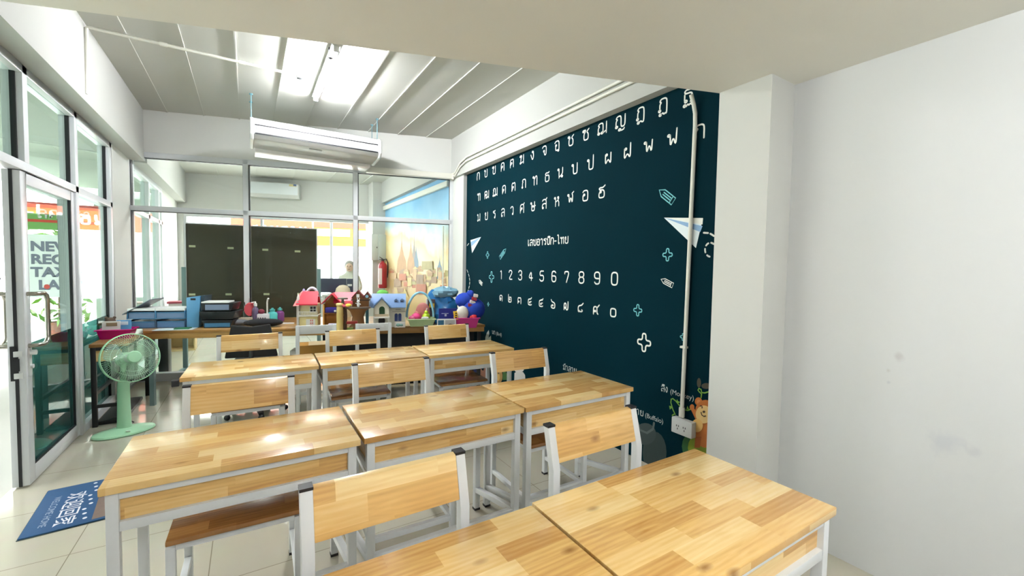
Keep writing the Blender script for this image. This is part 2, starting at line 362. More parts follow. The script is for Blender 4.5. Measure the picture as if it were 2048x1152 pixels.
def glyph(mb, ch, org, ex, ey, h, wid, stroke):
    sx, sy = wid/6.0, h/10.0
    for st in GL[ch].split('|'):
        pts = []
        for t in st.split():
            if t[0] == '@':
                x, y = map(float, t[1:].split(','))
                ribbon(mb, [(x*sx+.75*sx*math.cos(2*PI*k/10), y*sy+.8*sy*math.sin(2*PI*k/10)) for k in range(11)], org, ex, ey, stroke)
            else: pts.append(tuple(map(float, t.split(','))))
        if len(pts) > 1: ribbon(mb, [(x*sx, y*sy) for x, y in chaikin(pts)], org, ex, ey, stroke)

# ------------------------------------------------------------------ the room
XL, XR, ZC = -1.24, 2.568, 3.30          # facade, right wall, upper ceiling
A2, B2 = Vector((XL, 6.84, 0)), Vector((XR, 5.705, 0))   # glazed partition, skewed to the side walls
SK = math.atan2(B2.y-A2.y, B2.x-A2.x); PL = (B2-A2).length
ES = Vector((math.cos(SK), math.sin(SK), 0)); EN = Vector((-math.sin(SK), math.cos(SK), 0))
P0 = Vector((XL, 10.9, 0)); QL = PL      # back wall of the second room, same skew

# floor: large glossy cream tiles
fm = bpy.data.materials.new('glossy_cream_tiles'); fm.use_nodes = True
nt = fm.node_tree; b = nt.nodes['Principled BSDF']
tc = nt.nodes.new('ShaderNodeTexCoord'); br = nt.nodes.new('ShaderNodeTexBrick'); mp = nt.nodes.new('ShaderNodeMapping')
mp.inputs['Location'].default_value = (0.17, 0.1, 0)
nt.links.new(tc.outputs['Object'], mp.inputs['Vector']); nt.links.new(mp.outputs['Vector'], br.inputs['Vector'])
br.offset = 0.0; br.inputs['Scale'].default_value = 1.0; br.inputs['Brick Width'].default_value = 0.6; br.inputs['Row Height'].default_value = 0.6
br.inputs['Mortar Size'].default_value = 0.0022; br.inputs['Mortar Smooth'].default_value = 0.0
br.inputs['Color1'].default_value = rgb(190, 185, 168); br.inputs['Color2'].default_value = rgb(186, 181, 164); br.inputs['Mortar'].default_value = rgb(140, 134, 116)
nz = nt.nodes.new('ShaderNodeTexNoise'); nz.inputs['Scale'].default_value = 6; nz.inputs['Detail'].default_value = 5
nt.links.new(tc.outputs['Object'], nz.inputs['Vector'])
mx = nt.nodes.new('ShaderNodeMixRGB'); mx.blend_type = 'MULTIPLY'; mx.inputs['Fac'].default_value = .10
nt.links.new(br.outputs['Color'], mx.inputs['Color1']); nt.links.new(nz.outputs['Color'], mx.inputs['Color2']); nt.links.new(mx.outputs['Color'], b.inputs['Base Color'])
b.inputs['Roughness'].default_value = 0.09
struct(MB().box(-1.30, 2.8, -2.6, 11.2, -.12, 0).build('floor', fm))

# walls
wm_ = bpy.data.materials.new('white_wall_with_scuffs'); wm_.use_nodes = True
nt = wm_.node_tree; b = nt.nodes['Principled BSDF']; b.inputs['Roughness'].default_value = .75
tc = nt.nodes.new('ShaderNodeTexCoord'); base = None
nz = nt.nodes.new('ShaderNodeTexNoise'); nz.inputs['Scale'].default_value = 14; nz.inputs['Detail'].default_value = 4
nt.links.new(tc.outputs['Object'], nz.inputs['Vector'])
prev = None
for (y, z, r, k, c) in ((.705, 1.081, .030, .30, (150, 140, 142)), (.735, .955, .018, .35, (140, 146, 168)), (.54, .735, .085, .20, (150, 156, 180)), (.45, .724, .04, .2, (160, 160, 175)), (.74, 1.01, .014, .3, (160, 150, 140))):
    vd = nt.nodes.new('ShaderNodeVectorMath'); vd.operation = 'DISTANCE'; vd.inputs[1].default_value = (XR, y, z)
    ad = nt.nodes.new('ShaderNodeMath'); ad.operation = 'MULTIPLY_ADD'; ad.inputs[1].default_value = r*2.6; nt.links.new(nz.outputs['Fac'], ad.inputs[0])
    nt.links.new(tc.outputs['Object'], vd.inputs[0]); nt.links.new(vd.outputs['Value'], ad.inputs[2])
    mr = nt.nodes.new('ShaderNodeMapRange'); mr.inputs['From Min'].default_value = r*1.3; mr.inputs['From Max'].default_value = r*2.0; mr.inputs['To Min'].default_value = k; mr.inputs['To Max'].default_value = 0
    nt.links.new(ad.outputs[0], mr.inputs['Value'])
    mx = nt.nodes.new('ShaderNodeMixRGB'); mx.inputs['Color2'].default_value = rgb(*c); nt.links.new(mr.outputs[0], mx.inputs['Fac'])
    if prev is None: mx.inputs['Color1'].default_value = rgb(204, 206, 205)
    else: nt.links.new(prev, mx.inputs['Color1'])
    prev = mx.outputs['Color']
nt.links.new(prev, b.inputs['Base Color'])
struct(MB().box(XR, XR+.12, -2.6, 11.2, 0, ZC).build('wall_right', wm_))
struct(MB().box(2.328, XR, 1.203, 1.494, 0, 2.5).build('wall_pilaster', W_WHITE))
struct(MB().box(2.515, XR, 5.325, 5.705, 0, 2.76).build('wall_end_pilaster', W_WHITE))
struct(MB().box(2.485, XR, 1.6, 5.71, 2.745, ZC).build('trim_1', W_WHITE_DIM))       # beam above the mural
struct(MB().box(-1.30, -1.18, -2.6, 2.0, 0, 2.7).build('wall_left', W_WHITE))
struct(MB().box(-1.30, -1.05, -2.6, 6.80, 2.70, ZC).build('trim_2', W_WHITE_DIM))     # beam above the shopfront
struct(MB().box(-1.30, -1.195, 5.995, 6.80, 0, 2.70).build('wall_left_pilaster', W_WHITE))
struct(MB().box(-1.30, XR, -2.6, -2.45, 0, 2.5).build('wall_front', W_WHITE))
# lower ceiling over the camera, its far edge skewed like the partition
e0, e1 = Vector((-1.30, 2.737, 2.5)), Vector((XR, 1.418, 2.5))
struct(MB().prism([(-1.30, -2.6, 2.5), (XR, -2.6, 2.5), e1, e0], (0, 0, .8)).build('ceiling_lower', W_SOFF))
# upper ceiling: long boards with thin raised joints
mb = MB().box(-1.30, XR, 1.2, 11.2, ZC, ZC+.12)
for k in range(10):
    x = -.815 + .37*k
    mb.box(x-.006, x+.006, 1.3, 6.8, ZC-.009, ZC+.01)
for k in range(5):
    x = -.5 + .66*k
    mb.box(x-.006, x+.006, 6.9, 11, ZC-.009, ZC+.01)
struct(mb.build('ceiling', W_CEIL))

# glazed partition (built along its own axis from A2)
def pt(s, n, z): return A2 + ES*s + EN*n + Vector((0, 0, z))
part = bpy.data.objects.new('window_1', None); COL.objects.link(part); struct(part)
part.location = A2; part.rotation_euler = (0, 0, SK)
PX = [0.03, 1.29, 2.61, 3.915]           # post centres along the partition
fr = MB()
for s in PX: fr.box(s-.03, s+.03, -.05, .05, 0, 2.79)
fr.box(0, PL-.05, -.05, .05, 2.735, 2.80); fr.box(0, PL-.05, -.05, .05, 2.095, 2.155); fr.box(0, PL-.05, -.05, .05, 0, .10)
fr.build('frame', M_ALU, part, bevel=.004)
gk = MB()
for a, c in zip(PX[:-1], PX[1:]):
    for z0, z1 in ((.10, 2.095), (2.155, 2.735)):
        for (p, q) in (((a+.03, z0), (a+.036, z1)), ((c-.036, z0), (c-.03, z1))): gk.box(p[0], q[0], -.03, .012, p[1], q[1])
        gk.box(a+.03, c-.03, -.03, .012, z1-.006, z1)
gk.build('gasket', M_BLACK, part, smooth=0)
for a, c in zip(PX[:-1], PX[1:]):
    for z0, z1 in ((.10, 2.095), (2.155, 2.735)): MB().box(a+.03, c-.03, -.003, .003, z0, z1).build('pane', G_CLEAR, part, smooth=0)
w = struct(MB().box(0, PL, -.05, .05, 2.80, ZC).build('wall_back', W_WHITE)); w.location = A2; w.rotation_euler = (0, 0, SK)

# shopfront on the left: frames, panes, two door leaves
sf = bpy.data.objects.new('window_2', None); COL.objects.link(sf); struct(sf)
fr = MB()
x0, x1 = -1.29, -1.195
fr.box(x0, x1, 2.0, 6.0, 2.645, 2.70); fr.box(x0, x1, 2.0, 6.0, 2.035, 2.09); fr.box(x0, x1, 4.955, 6.0, 0, .07)
for y, z0, z1 in ((2.03, 0, 2.7), (2.9, 2.09, 2.7), (3.985, 2.09, 2.7), (4.925, 0, 2.7), (5.965, 0, 2.7)): fr.box(x0, x1, y-.035, y+.035, z0, z1)
fr.build('frame', M_ALU, sf, bevel=.004)
gk = MB()
for y in (2.9, 3.985, 4.925, 5.965): gk.box(-1.25, -1.225, y-.047, y-.035, 2.09, 2.645)
gk.box(-1.25, -1.225, 5.918, 5.930, .07, 2.035)
gk.build('gasket', M_BLACK, sf, smooth=0)
for y0, y1 in ((2.065, 2.865), (2.935, 3.95), (4.02, 4.89), (4.96, 5.93)): MB().box(-1.243, -1.237, y0, y1, 2.09, 2.645).build('pane', G_DOOR, sf, smooth=0)
MB().box(-1.243, -1.237, 4.96, 5.93, .07, 2.035).build('pane', G_DOOR, sf, smooth=0)
MB().box(-1.2365, -1.2350, 4.96, 5.93, .07, .92).build('tinted_film', G_FILM, sf, smooth=0)
# one leaf of the double door stands closed, the other is swung out of sight and leaves the doorway open
HZ1, HZ0 = 1.25, .915
d = bpy.data.objects.new('door_1', None); COL.objects.link(d); struct(d)
X0, X1, ya, yb = -1.288, -1.208, 3.912, 4.885
f = MB()
f.box(X0, X1, ya, ya+.085, .012, 2.03).box(X0, X1, yb-.075, yb, .012, 2.03).box(X0, X1, ya+.085, yb-.075, 1.955, 2.03).box(X0, X1, ya+.085, yb-.075, .012, .115)
f.build('frame', M_ALU, d, bevel=.005)
MB().box(-1.236, -1.230, ya+.085, yb-.075, .115, 1.955).build('pane', G_DOOR, d, smooth=0)
MB().box(-1.2295, -1.2280, ya+.085, yb-.075, .115, .92).build('tinted_film', G_FILM, d, smooth=0)
g = MB().box(-1.226, -1.212, yb-.087, yb-.075, .115, 1.955).box(-1.226, -1.212, ya+.085, yb-.075, .115, .125)
g.build('gasket', M_BLACK, d, smooth=0)
MB().box(-1.257, -1.241, ya-.004, ya+.004, .012, 2.03).build('edge_seal', M_BLACK, d, smooth=0)
ym, yg = ya+.045, ya+.17
for sg_, xb in ((1, X1), (-1, X0)):
    xo = lambda k: xb+sg_*k
    MB().tube([(xb, ym, HZ1), (xo(.04), ym, HZ1), (xo(.055), ym+.03, HZ1), (xo(.055), yg-.05, HZ1), (xo(.055), yg-.015, HZ1-.015), (xo(.055), yg, HZ1-.05), (xo(.055), yg, HZ0+.05), (xo(.055), yg-.015, HZ0+.015), (xo(.055), yg-.05, HZ0), (xo(.055), ym+.03, HZ0), (xo(.04), ym, HZ0), (xb, ym, HZ0)], .014, 10).build('handle', M_CHROME, d)
k = MB().box(X1-.005, X1+.008, ym-.018, ym+.018, .72, .90).tube([(X1, ym, .87), (X1+.035, ym, .87)], .017, 10).tube([(X1, ym, .78), (X1+.02, ym, .78)], .014, 10)
k.build('lock', M_PLASW, d)
MB().box(X0+.012, X0+.034, ya-.005, ya+.002, .70, .92).box(-1.262, -1.236, ya-.006, ya+.002, .76, .84).build('lock_plate', M_BLACK, d, smooth=0)
for z in (.73, .87): MB().box(-1.262, -1.222, ya-.007, ya+.003, z-.018, z+.018).build('lock_bolt', M_PLASW, d, bevel=.003)

# second room: back wall with a wide opening, its left shopfront, mural wall beam and pilaster
def qt(s, n, z): return P0 + ES*s + EN*n + Vector((0, 0, z))
def place(o): o.location = P0; o.rotation_euler = (0, 0, SK); return o
struct(place(MB().box(0, QL, 0, .12, 2.5, ZC).box(.14, 3.74, 0, .12, 0, .74).box(0, .14, 0, .12, 0, 2.5).box(3.74, QL, 0, .12, 0, 2.5).build('wall_rear', W_WHITE)))
rw = bpy.data.objects.new('window_3', None); COL.objects.link(rw); struct(place(rw))
fr = MB(); fr.box(.14, 3.74, .02, .1, 2.44, 2.5).box(.14, 3.74, .02, .1, .74, .80)
for s in (.165, 1.55, 2.92, 3.715): fr.box(s-.025, s+.025, .02, .1, .80, 2.44)
fr.build('frame', M_ALU, rw, bevel=.004)
for a, c in ((.19, 1.525), (1.575, 2.895), (2.945, 3.69)): MB().box(a, c, .057, .063, .80, 2.44).build('pane', G_CLEAR, rw, smooth=0)
sf2 = bpy.data.objects.new('window_4', None); COL.objects.link(sf2); struct(sf2)
fr = MB(); fr.box(x0, x1, 6.95, 9.1, 2.62, 2.70); fr.box(x0, x1, 6.95, 9.1, 2.10, 2.16); fr.box(x0, x1, 6.95, 9.1, 0, .08)
for y in (6.98, 7.98, 8.78, 9.06): fr.box(x0, x1, y-.05, y+.05, .08, 2.62)
fr.build('frame', M_ALU, sf2, bevel=.004)
for a, c in ((7.03, 7.93), (8.03, 8.73), (8.83, 9.01)):
    for z0, z1 in ((.08, 2.10), (2.16, 2.62)): MB().box(-1.243, -1.237, a, c, z0, z1).build('pane', G_DOOR, sf2, smooth=0)
struct(MB().box(-1.30, -1.05, 6.92, 10.9, 2.70, ZC).build('trim_4', W_WHITE_DIM))
struct(MB().box(-1.30, -1.2, 9.1, 10.9, 0, 2.70).build('wall_left_rear', W_WHITE))
struct(MB().box(2.49, XR, 5.82, 9.9, 2.86, ZC).build('trim_5', W_WHITE_DIM))
struct(MB().box(2.30, XR, 9.42, 9.8, 0, ZC).build('wall_rear_pilaster', W_WHITE))
# outside
struct(MB().box(-9, -1.31, -3, 24, -.16, -.02).box(-1.31, 9, 11.25, 24, -.16, -.02).build('ground', mat('pale_concrete', rgb(196, 194, 186), .8, noise=.1, scale=2)))
struct(MB().box(-4.6, -1.31, 1.0, 11, 2.85, 2.95).build('ceiling_porch', mat('porch_ceiling', rgb(150, 156, 146), .8)))
struct(MB().box(-2.48, -1.31, 11.1, 11.2, -.02, 2.85).build('wall_porch_end', mat('porch_end_wall', rgb(158, 172, 162), .8)))
struct(MB().box(-6.5, -1.31, -3.0, 1.95, 0, 2.95).build('wall_porch_blocker', mat('porch_blocker_wall', rgb(120, 128, 122), .8)))  # unseen; extended and darkened to block a bright reflection in the partition

# ------------------------------------------------------------------ fluorescent lamps
def tube_lamp(x, y0, y1, zc, label, s):
    t = thing('fluorescent_lamp', label, 'ceiling light', (x, y0, zc))
    n = y1-y0
    MB().box(-.035, .035, 0, n, -.028, 0).build('housing', M_PLASW, t, bevel=.006)
    for a in (.005, n-.035): MB().box(-.022, .022, a, a+.03, -.07, -.028).build('tube_holder', M_PLASW, t, bevel=.004)
    MB().tube([(0, .035, -.055), (0, n-.035, -.055)], .0145, 14).build('tube', emit('lit_tube_%s' % ('a' if y0 > 1 else 'b'), (0.945, 0.96, 1.0, 1), s), t)
    return t
tube_lamp(.632, 3.78, 5.06, ZC-.009, 'lit white fluorescent tube on the grey boarded ceiling', TUBE)
tube_lamp(.85, -1.55, -.31, 2.5, 'lit white fluorescent tube under the lower ceiling behind the viewer', TUBE*.66)
tube_lamp(.5, 7.6, 8.88, ZC-.009, 'lit white fluorescent tube on the ceiling of the room behind the glass', TUBE*.5)
# a black clip hangs by the near end of the tube
tag(MB().box(.59, .625, 3.90, 3.94, 3.21, 3.29).tube([(.607, 3.92, 3.21), (.60, 3.90, 3.16)], .006, 6).build('cable_clip', M_BLACK), 'small black clip hanging beside the near end of the ceiling tube', 'clip')

# conduits
M_COND = mat('white_pvc_conduit', rgb(220, 219, 208), .45)
t = thing('cable_conduit', 'white conduit running across the ceiling boards to the tube light', 'conduit', (-1.05, 4.58, 3.28))
MB().tube([(0, 0, -.52), (.012, 0, -.02), (.03, 0, -.012), (1.46, 0, -.012)], .0125, 10).build('pipe', M_COND, t)
MB().box(1.46, 1.53, -.03, .03, -.04, -.001).build('junction_box', mat('grey_junction_box', rgb(150, 154, 156), .5), t, bevel=.004)
for a in (.45, 1.0): MB().tube([(a, 0, -.012), (a+.05, 0, -.012)], .0165, 10).build('coupling', M_COND, t)
for i, (z, lab) in enumerate(((2.935, 'upper of two white pipes along the beam above the dark mural'), (2.885, 'lower of two white pipes along the beam above the dark mural'))):
    tag(MB().tube([(2.468, 1.7, z), (2.468, 5.15, z), (2.468, 5.34, z-.04), (2.478, 5.52, z-.13), (2.486, 5.62, 2.79-.02*i)], .013, 10).build('cable_conduit', M_COND), lab, 'conduit')
t = thing('cable_conduit', 'thin white vertical conduit down the dark alphabet mural', 'conduit', (XR-.004, 1.829, 0))
MB().tube([(-.016, 0, .47), (-.016, -.026, 2.44), (-.02, -.026, 2.52), (-.03, -.02, 2.58), (-.05, -.012, 2.64)], .0135, 12).build('pipe', M_COND, t)
MB().box(-.034, 0, -.022, .022, .935, .950).build('pipe_clip', M_COND, t, bevel=.003)
MB().tube([(-.016, 0, .455), (-.016, 0, .52)], .020, 12).build('coupling', M_COND, t)
t = thing('socket_outlet', 'white double socket box at the foot of the conduit beside the monkey picture', 'socket', (XR-.004, 1.80, .385))
MB().box(-.05, 0, -.075, .085, -.045, .062).build('box', M_PLASW, t, bevel=.005)
for y in (-.018, .035):
    mb = MB()
    for dy, dz in ((-.008, .012), (.008, .012), (0, -.008)): mb.box(-.0512, -.049, y+dy-.0025, y+dy+.0025, dz-.006, dz+.006)
    mb.build('socket_holes', M_BLACK, t, smooth=0)

# ------------------------------------------------------------------ air conditioners
def air_conditioner(x0, x1, label):
    t = thing('air_conditioner', label, 'air conditioner', (x0, 5.30, 2.72)); n = x1-x0
    prof = [(.0, .285), (.03, .30), (.40, .30), (.42, .28), (.42, .10), (.36, .06), (.05, .085), (.0, .125)]
    MB().prism([(.03, y, z) for y, z in prof], (n-.06, 0, 0)).build('body', mat('ac_casing', rgb(188, 190, 189), .35), t, bevel=.006)
    cap = [(-.008, .28), (.03, .306), (.41, .306), (.43, .28), (.43, .08), (.36, .045), (.03, .07), (-.012, .125)]
    for a in (0, n-.035): MB().prism([(a, y, z) for y, z in cap], (.035, 0, 0)).build('end_cap', mat('ac_end_cap', rgb(184, 186, 183), .35), t, bevel=.012, seg=3)
    MB().box(.06, n-.06, -.006, .004, .14, .215).build('louvre', mat('ac_louvre', rgb(190, 193, 192), .25), t, bevel=.003)
    MB().box(.045, n-.045, -.004, .01, .217, .228).box(.045, n-.045, -.004, .01, .126, .138).build('slot', M_BLACK, t, smooth=0)
    MB().prism([(n*.42, .10, .0783), (n*.52, .10, .0783), (n*.52, .145, .0745), (n*.42, .145, .0745)], (0, 0, -.003)).build('display', mat('ac_display', rgb(120, 122, 120), .3), t)
    MB().box(.05, n-.05, .36, .64, .02, .06).build('drip_tray', mat('white_tray', rgb(244, 240, 240), .2), t, bevel=.006)
    for x in (.045-x0, 1.40-x0-.02):
        for y in (.14, .40): MB().tube([(x, y, .30), (x, y, .575)], .0045, 8).tube([(x, y, .57), (x, y, .58)], .018, 10).build('hanging_rod', mat('threaded_rod', rgb(96, 140, 150), .4), t)
    return t
air_conditioner(.03, 1.40, 'long white air conditioner hung on rods from the boarded ceiling')
d = (Vector((2.49, 5.68, 2.77))-Vector((1.36, 5.98, 2.77)))
tag(MB().bar((1.36, 5.93, 2.765), (2.49, 5.63, 2.765), .07, .075).bar((2.47, 5.635, 2.765), (2.50, 5.627, 2.765), .085, .09).build('pipe_trunking', M_COND, bevel=.006), 'white pipe trunking from the near air conditioner to the right wall', 'trunking')
t = thing('air_conditioner', 'small white wall air conditioner in the room behind the glass', 'air conditioner', P0 + Vector((0, 0, 2.86)), SK)
MB().prism([(1.38, 0, .02), (1.38, -.17, .02), (1.38, -.215, .08), (1.38, -.215, .30), (1.38, -.19, .33), (1.38, 0, .33)], (.94, 0, 0)).build('body', M_PLASW, t, bevel=.01)
MB().box(1.40, 2.30, -.222, -.214, .085, .31).build('front_panel', mat('ac_front', rgb(222, 228, 232), .3), t, bevel=.003)
MB().box(2.14, 2.28, -.226, -.221, .26, .305).build('energy_label', mat('yellow_blue_label', rgb(214, 202, 150), .5), t)
MB().box(2.22, 2.28, -.2265, -.221, .27, .308).build('energy_label', mat('blue_label', rgb(96, 120, 160), .5), t)

# ------------------------------------------------------------------ desks
DW, DD = .794, .4885
def make_desk(loc, rz, label):
    t = thing('school_desk', label, 'desk', loc, rz, 'school desks')
    MB().box(0, DW, 0, DD, .724, .75).build('tabletop', WOOD_TOP, t, bevel=.004)
    k = .033; xs = (.014, DW-.014-k); ys = (.012, DD-.012-k)
    for x in xs:
        for y in ys:
            lg = MB().box(x, x+k, y, y+k, .012, .724).build('leg', M_STEELW, t, bevel=.003)
            MB().box(x-.001, x+k+.001, y-.001, y+k+.001, 0, .012).build('foot_cap', M_BLACK, lg)
    r = MB()
    for z0, z1 in ((.699, .724), (.592, .624)):
        for y in ys: r.box(xs[0]+k, xs[1], y+.002, y+k-.002, z0, z1)
        for x in xs: r.box(x+.002, x+k-.002, ys[0]+k, ys[1], z0, z1)
    r.build('apron_frame', M_STEELW, t, bevel=.002)
    MB().box(xs[0]+k-.001, xs[1]+.001, .030, .042, .620, .7235).box(xs[0]+k-.001, xs[1]+.001, .042, DD-.03, .612, .6235).build('book_shelf', WOOD_BACK, t)
    for x in xs: MB().box(x+.012, x+.022, .046, DD-.046, .624, .699).build('side_panel', WOOD_BACK, t)
    for x in xs: MB().bar((x+k/2, ys[0]+k-.004, .208), (x+k/2, ys[1]+.004, .125), .03, .03).build('side_stretcher', M_STEELW, t, bevel=.003)
    MB().box(xs[0]+k, xs[1], ys[0]+.003, ys[0]+k-.003, .196, .227).build('foot_rail', M_STEELW, t, bevel=.003)
    return t
def at_row(o, th, dx, dy=0): return (o[0]+math.cos(th)*dx-math.sin(th)*dy, o[1]+math.sin(th)*dx+math.cos(th)*dy, 0)
R1, R2, R3 = ((-.3644, 3.2888), -.033), ((-.3992, 1.7772), 0.0), ((-.8779, .5547), -.0062)
first = None
desks = [
 (R1, 0, -.004, 0, 'wooden topped desk at the left end of the far row, beside the green fan'),
 (R1, 1, .001, 0, 'wooden topped desk in the middle of the far row'),
 (R1, 2, .008, 0, 'wooden topped desk at the mural end of the far row'),
 (R2, 0, -.007, -.002, 'wooden topped desk at the left end of the middle row, over the blue doormat'),
 (R2, 1, .001, 0, 'wooden topped desk in the centre of the middle row'),
 (R2, 2, .005, 0, 'wooden topped desk at the mural end of the middle row'),
 (R3, 1, .0, -.012, 'nearest wooden topped desk, cut off by the bottom edge of the view'),
 (R3, 2, .003, 0, 'large near wooden topped desk beside the plain white wall')]
for (o, th), c, dx, dy, lab in desks:
    p = at_row(o, th, c*.8+dx, dy)
    if first is None: first = make_desk(p, th, lab)
    else:
        q = copy_tree(first); q.location = p; q.rotation_euler = (0, 0, th); q['label'] = lab

MB().box(-.038, -.001, -.004, .034, .700, .738).build('corner_plug', M_BLACK, first, bevel=.003)

# ------------------------------------------------------------------ chairs with wooden boards
def make_chair(loc, rz, label):
    t = thing('school_chair', label, 'chair', loc, rz, 'school chairs')
    k, hx = .030, .2105
    for s in (-1, 1):
        x = s*hx
        lg = MB(); a = k/2
        ring = lambda y, z, sl=0: [(x-a, y-a, z), (x+a, y-a, z), (x+a, y+a, z), (x-a, y+a, z)]
        r0, r1, r2 = ring(0, .012), ring(0, .755), ring(.036, .898)
        lg.add(r0+r1+r2, [(0, 3, 2, 1)] + [(i, (i+1) % 4, 4+(i+1) % 4, 4+i) for i in range(4)] + [(4+i, 4+(i+1) % 4, 8+(i+1) % 4, 8+i) for i in range(4)] + [(8, 9, 10, 11)])
        o = lg.build('rear_leg', M_STEELW, t, bevel=.0025)
        MB().box(x-a-.001, x+a+.001, .036-a-.001, .036+a+.001, .898, .906).build('end_cap', M_BLACK, o)
        MB().box(x-a-.001, x+a+.001, -a-.001, a+.001, 0, .012).build('foot_cap', M_BLACK, o)
        f = MB().box(x-a, x+a, -.42-a, -.42+a, .012, .418).build('front_leg', M_STEELW, t, bevel=.0025)
        MB().box(x-a-.001, x+a+.001, -.42-a-.001, -.42+a+.001, 0, .012).build('foot_cap', M_BLACK, f)
        MB().bar((x, -a, .12), (x, -.42+a, .12), .026, .026).build('side_stretcher', M_STEELW, t, bevel=.003)
    w = hx-a+.0005
    lean = .036/.143; y0, y1 = (.776-.755)*lean, (.900-.755)*lean
    MB().prism([(-w, y0-.014, .776), (w, y0-.014, .776), (w, y1-.014, .900), (-w, y1-.014, .900)], (0, .019, .004)).build('backrest', WOOD_BACK, t, bevel=.003)
    MB().box(-.222, .222, -.455, -.018, .436, .456).build('seat', WOOD_SEAT, t, bevel=.005)
    r = MB().box(-hx+a, hx-a, -.433, -.407, .405, .436).box(-hx+a, hx-a, -.012, .012, .405, .436)
    for s in (-1, 1): r.box(s*hx-.013, s*hx+.013, -.407, -.015, .416, .436)
    r.build('seat_frame', M_STEELW, t, bevel=.002)
    MB().box(-hx+a, hx-a, -.433, -.407, .118, .146).build('front_stretcher', M_STEELW, t, bevel=.003)
    return t
chairs = [((.329, 1.120), .005, 'wooden backed white chair at the bottom centre, behind the nearest desk'),
 ((1.124, 1.161), .004, 'wooden backed white chair between the near right desk and the mural'),
 ((-.031, 2.359), -.022, 'wooden backed white chair at the left desk of the middle row'),
 ((.721, 2.461), -.032, 'wooden backed white chair behind the centre desk of the middle row'),
 ((1.583, 2.396), -.025, 'wooden backed white chair at the mural end of the middle row'),
 ((.012, 3.955), -.031, 'wooden backed white chair in front of the black office chair'),
 ((.781, 3.860), -.062, 'wooden backed white chair behind the middle desk of the far row'),
 ((1.655, 3.821), -.058, 'wooden backed white chair at the mural end of the far row')]
first = None
for (x, y), rz, lab in chairs:
    if first is None: first = make_chair((x, y, 0), rz, lab)
    else:
        q = copy_tree(first); q.location = (x, y, 0); q.rotation_euler = (0, 0, rz); q['label'] = lab

# ------------------------------------------------------------------ the dark alphabet mural on the right wall
T_DARK = mat('dark_teal_print', rgb(2, 39, 49), .75, noise=.25, scale=1.2, spec=.04)
T_CHALK = mat('chalk_white_print', rgb(232, 232, 224), .6)
T_TEAL = mat('teal_print', rgb(110, 190, 196), .6)
T_BLUE = mat('paper_blue_print', rgb(132, 168, 206), .6)
T_PALE = mat('paper_white_print', rgb(220, 230, 234), .6)
mural = thing('wall_mural', 'dark teal wall mural with white alphabet rows and numerals', 'mural', (0, 0, 0))
MB().box(XR-.003, XR, 1.494, 5.325, 0, 2.745).build('panel', T_DARK, mural)
LY, UZ = Vector((0, -1, 0)), Vector((0, 0, 1))
def WX(layer): return XR-.0035-.0004*layer
def letters(name, chars, y0, step, zb, h, wid, stroke, m=T_CHALK):
    for i, ch in enumerate(chars):
        k = wid*(1.3 if ch in 'ฌฒณญ' else 1.0)
        mb = MB(); glyph(mb, ch, (WX(1), y0-step*i+k*.56, zb), LY, UZ, h, k, stroke); mb.build(name, m, mural, smooth=0)
letters('alphabet_letter', 'กขฃคฅฆงจฉชซฌญฎฏฐ', 4.985, .2073, 2.622, .091, .076, .0115)
letters('alphabet_letter', 'ฑฒณดตถทธนบปผฝพฟภ', 4.960, .2120, 2.350, .092, .078, .0115)
letters('alphabet_letter', 'มยรลวศษสหฬอฮ', 4.957, .2058, 2.083, .091, .076, .0115)
letters('numeral', '1234567890', 4.350, .2036, 1.345, .102, .080, .0125)
letters('numeral', '๑๒๓๔๕๖๗๘๙๐', 4.356, .2038, 1.082, .066, .070, .0120)
mb = MB(); y = 3.80
for ch in 'เลขอารบิก-ไทย':
    adv = {'เ': .036, 'ิ': 0, '-': .046, 'า': .052, 'ไ': .050, 'ร': .056}.get(ch, .064)
    glyph(mb, ch, (WX(1), y, 1.716), LY, UZ, .062, .050, .0105)
    y -= adv
mb.build('heading', T_CHALK, mural, smooth=0)
def w2(u, v, layer): return onx(u, v, WX(layer))
def wpoly(mb, pts, layer): mb.poly([w2(u, v, layer) for u, v in pts])
def ell(u, v, ru, rv, n=20, a0=0, a1=2*PI): return [(u+ru*math.cos(a0+(a1-a0)*k/n), v+rv*math.sin(a0+(a1-a0)*k/n)) for k in range(n)]
def wstroke(mb, pts, w, layer, closed=False):
    q = [w2(u, v, layer) for u, v in (pts+[pts[0]] if closed else pts)]
    o = Vector((WX(layer), 0, 0)); ribbon(mb, [(-p.y, p.z) for p in q], o, LY, UZ, w)
def plus(u, v, r, w, m, name='plus_sign'):
    c = w2(u, v, 1); a = r*.27; mb = MB()
    P = [(-a, a), (-a, r), (a, r), (a, a), (r, a), (r, -a), (a, -a), (a, -r), (-a, -r), (-a, -a), (-r, -a), (-r, a), (-a, a)]
    P = chaikin(P, 2)
    ribbon(mb, [(x*.9, y) for x, y in P], c, LY, UZ, w); mb.build(name, m, mural, smooth=0)
plus(975, 510, .042, .009, T_TEAL); plus(983, 554, .066, .011, T_TEAL); plus(976.5, 608.5, .024, .008, T_TEAL)
plus(1335, 509.5, .044, .0085, T_TEAL); plus(1275.5, 620.5, .044, .0085, T_TEAL); plus(1288, 685, .068, .0125, T_CHALK); plus(1366, 674, .024, .006, T_TEAL)
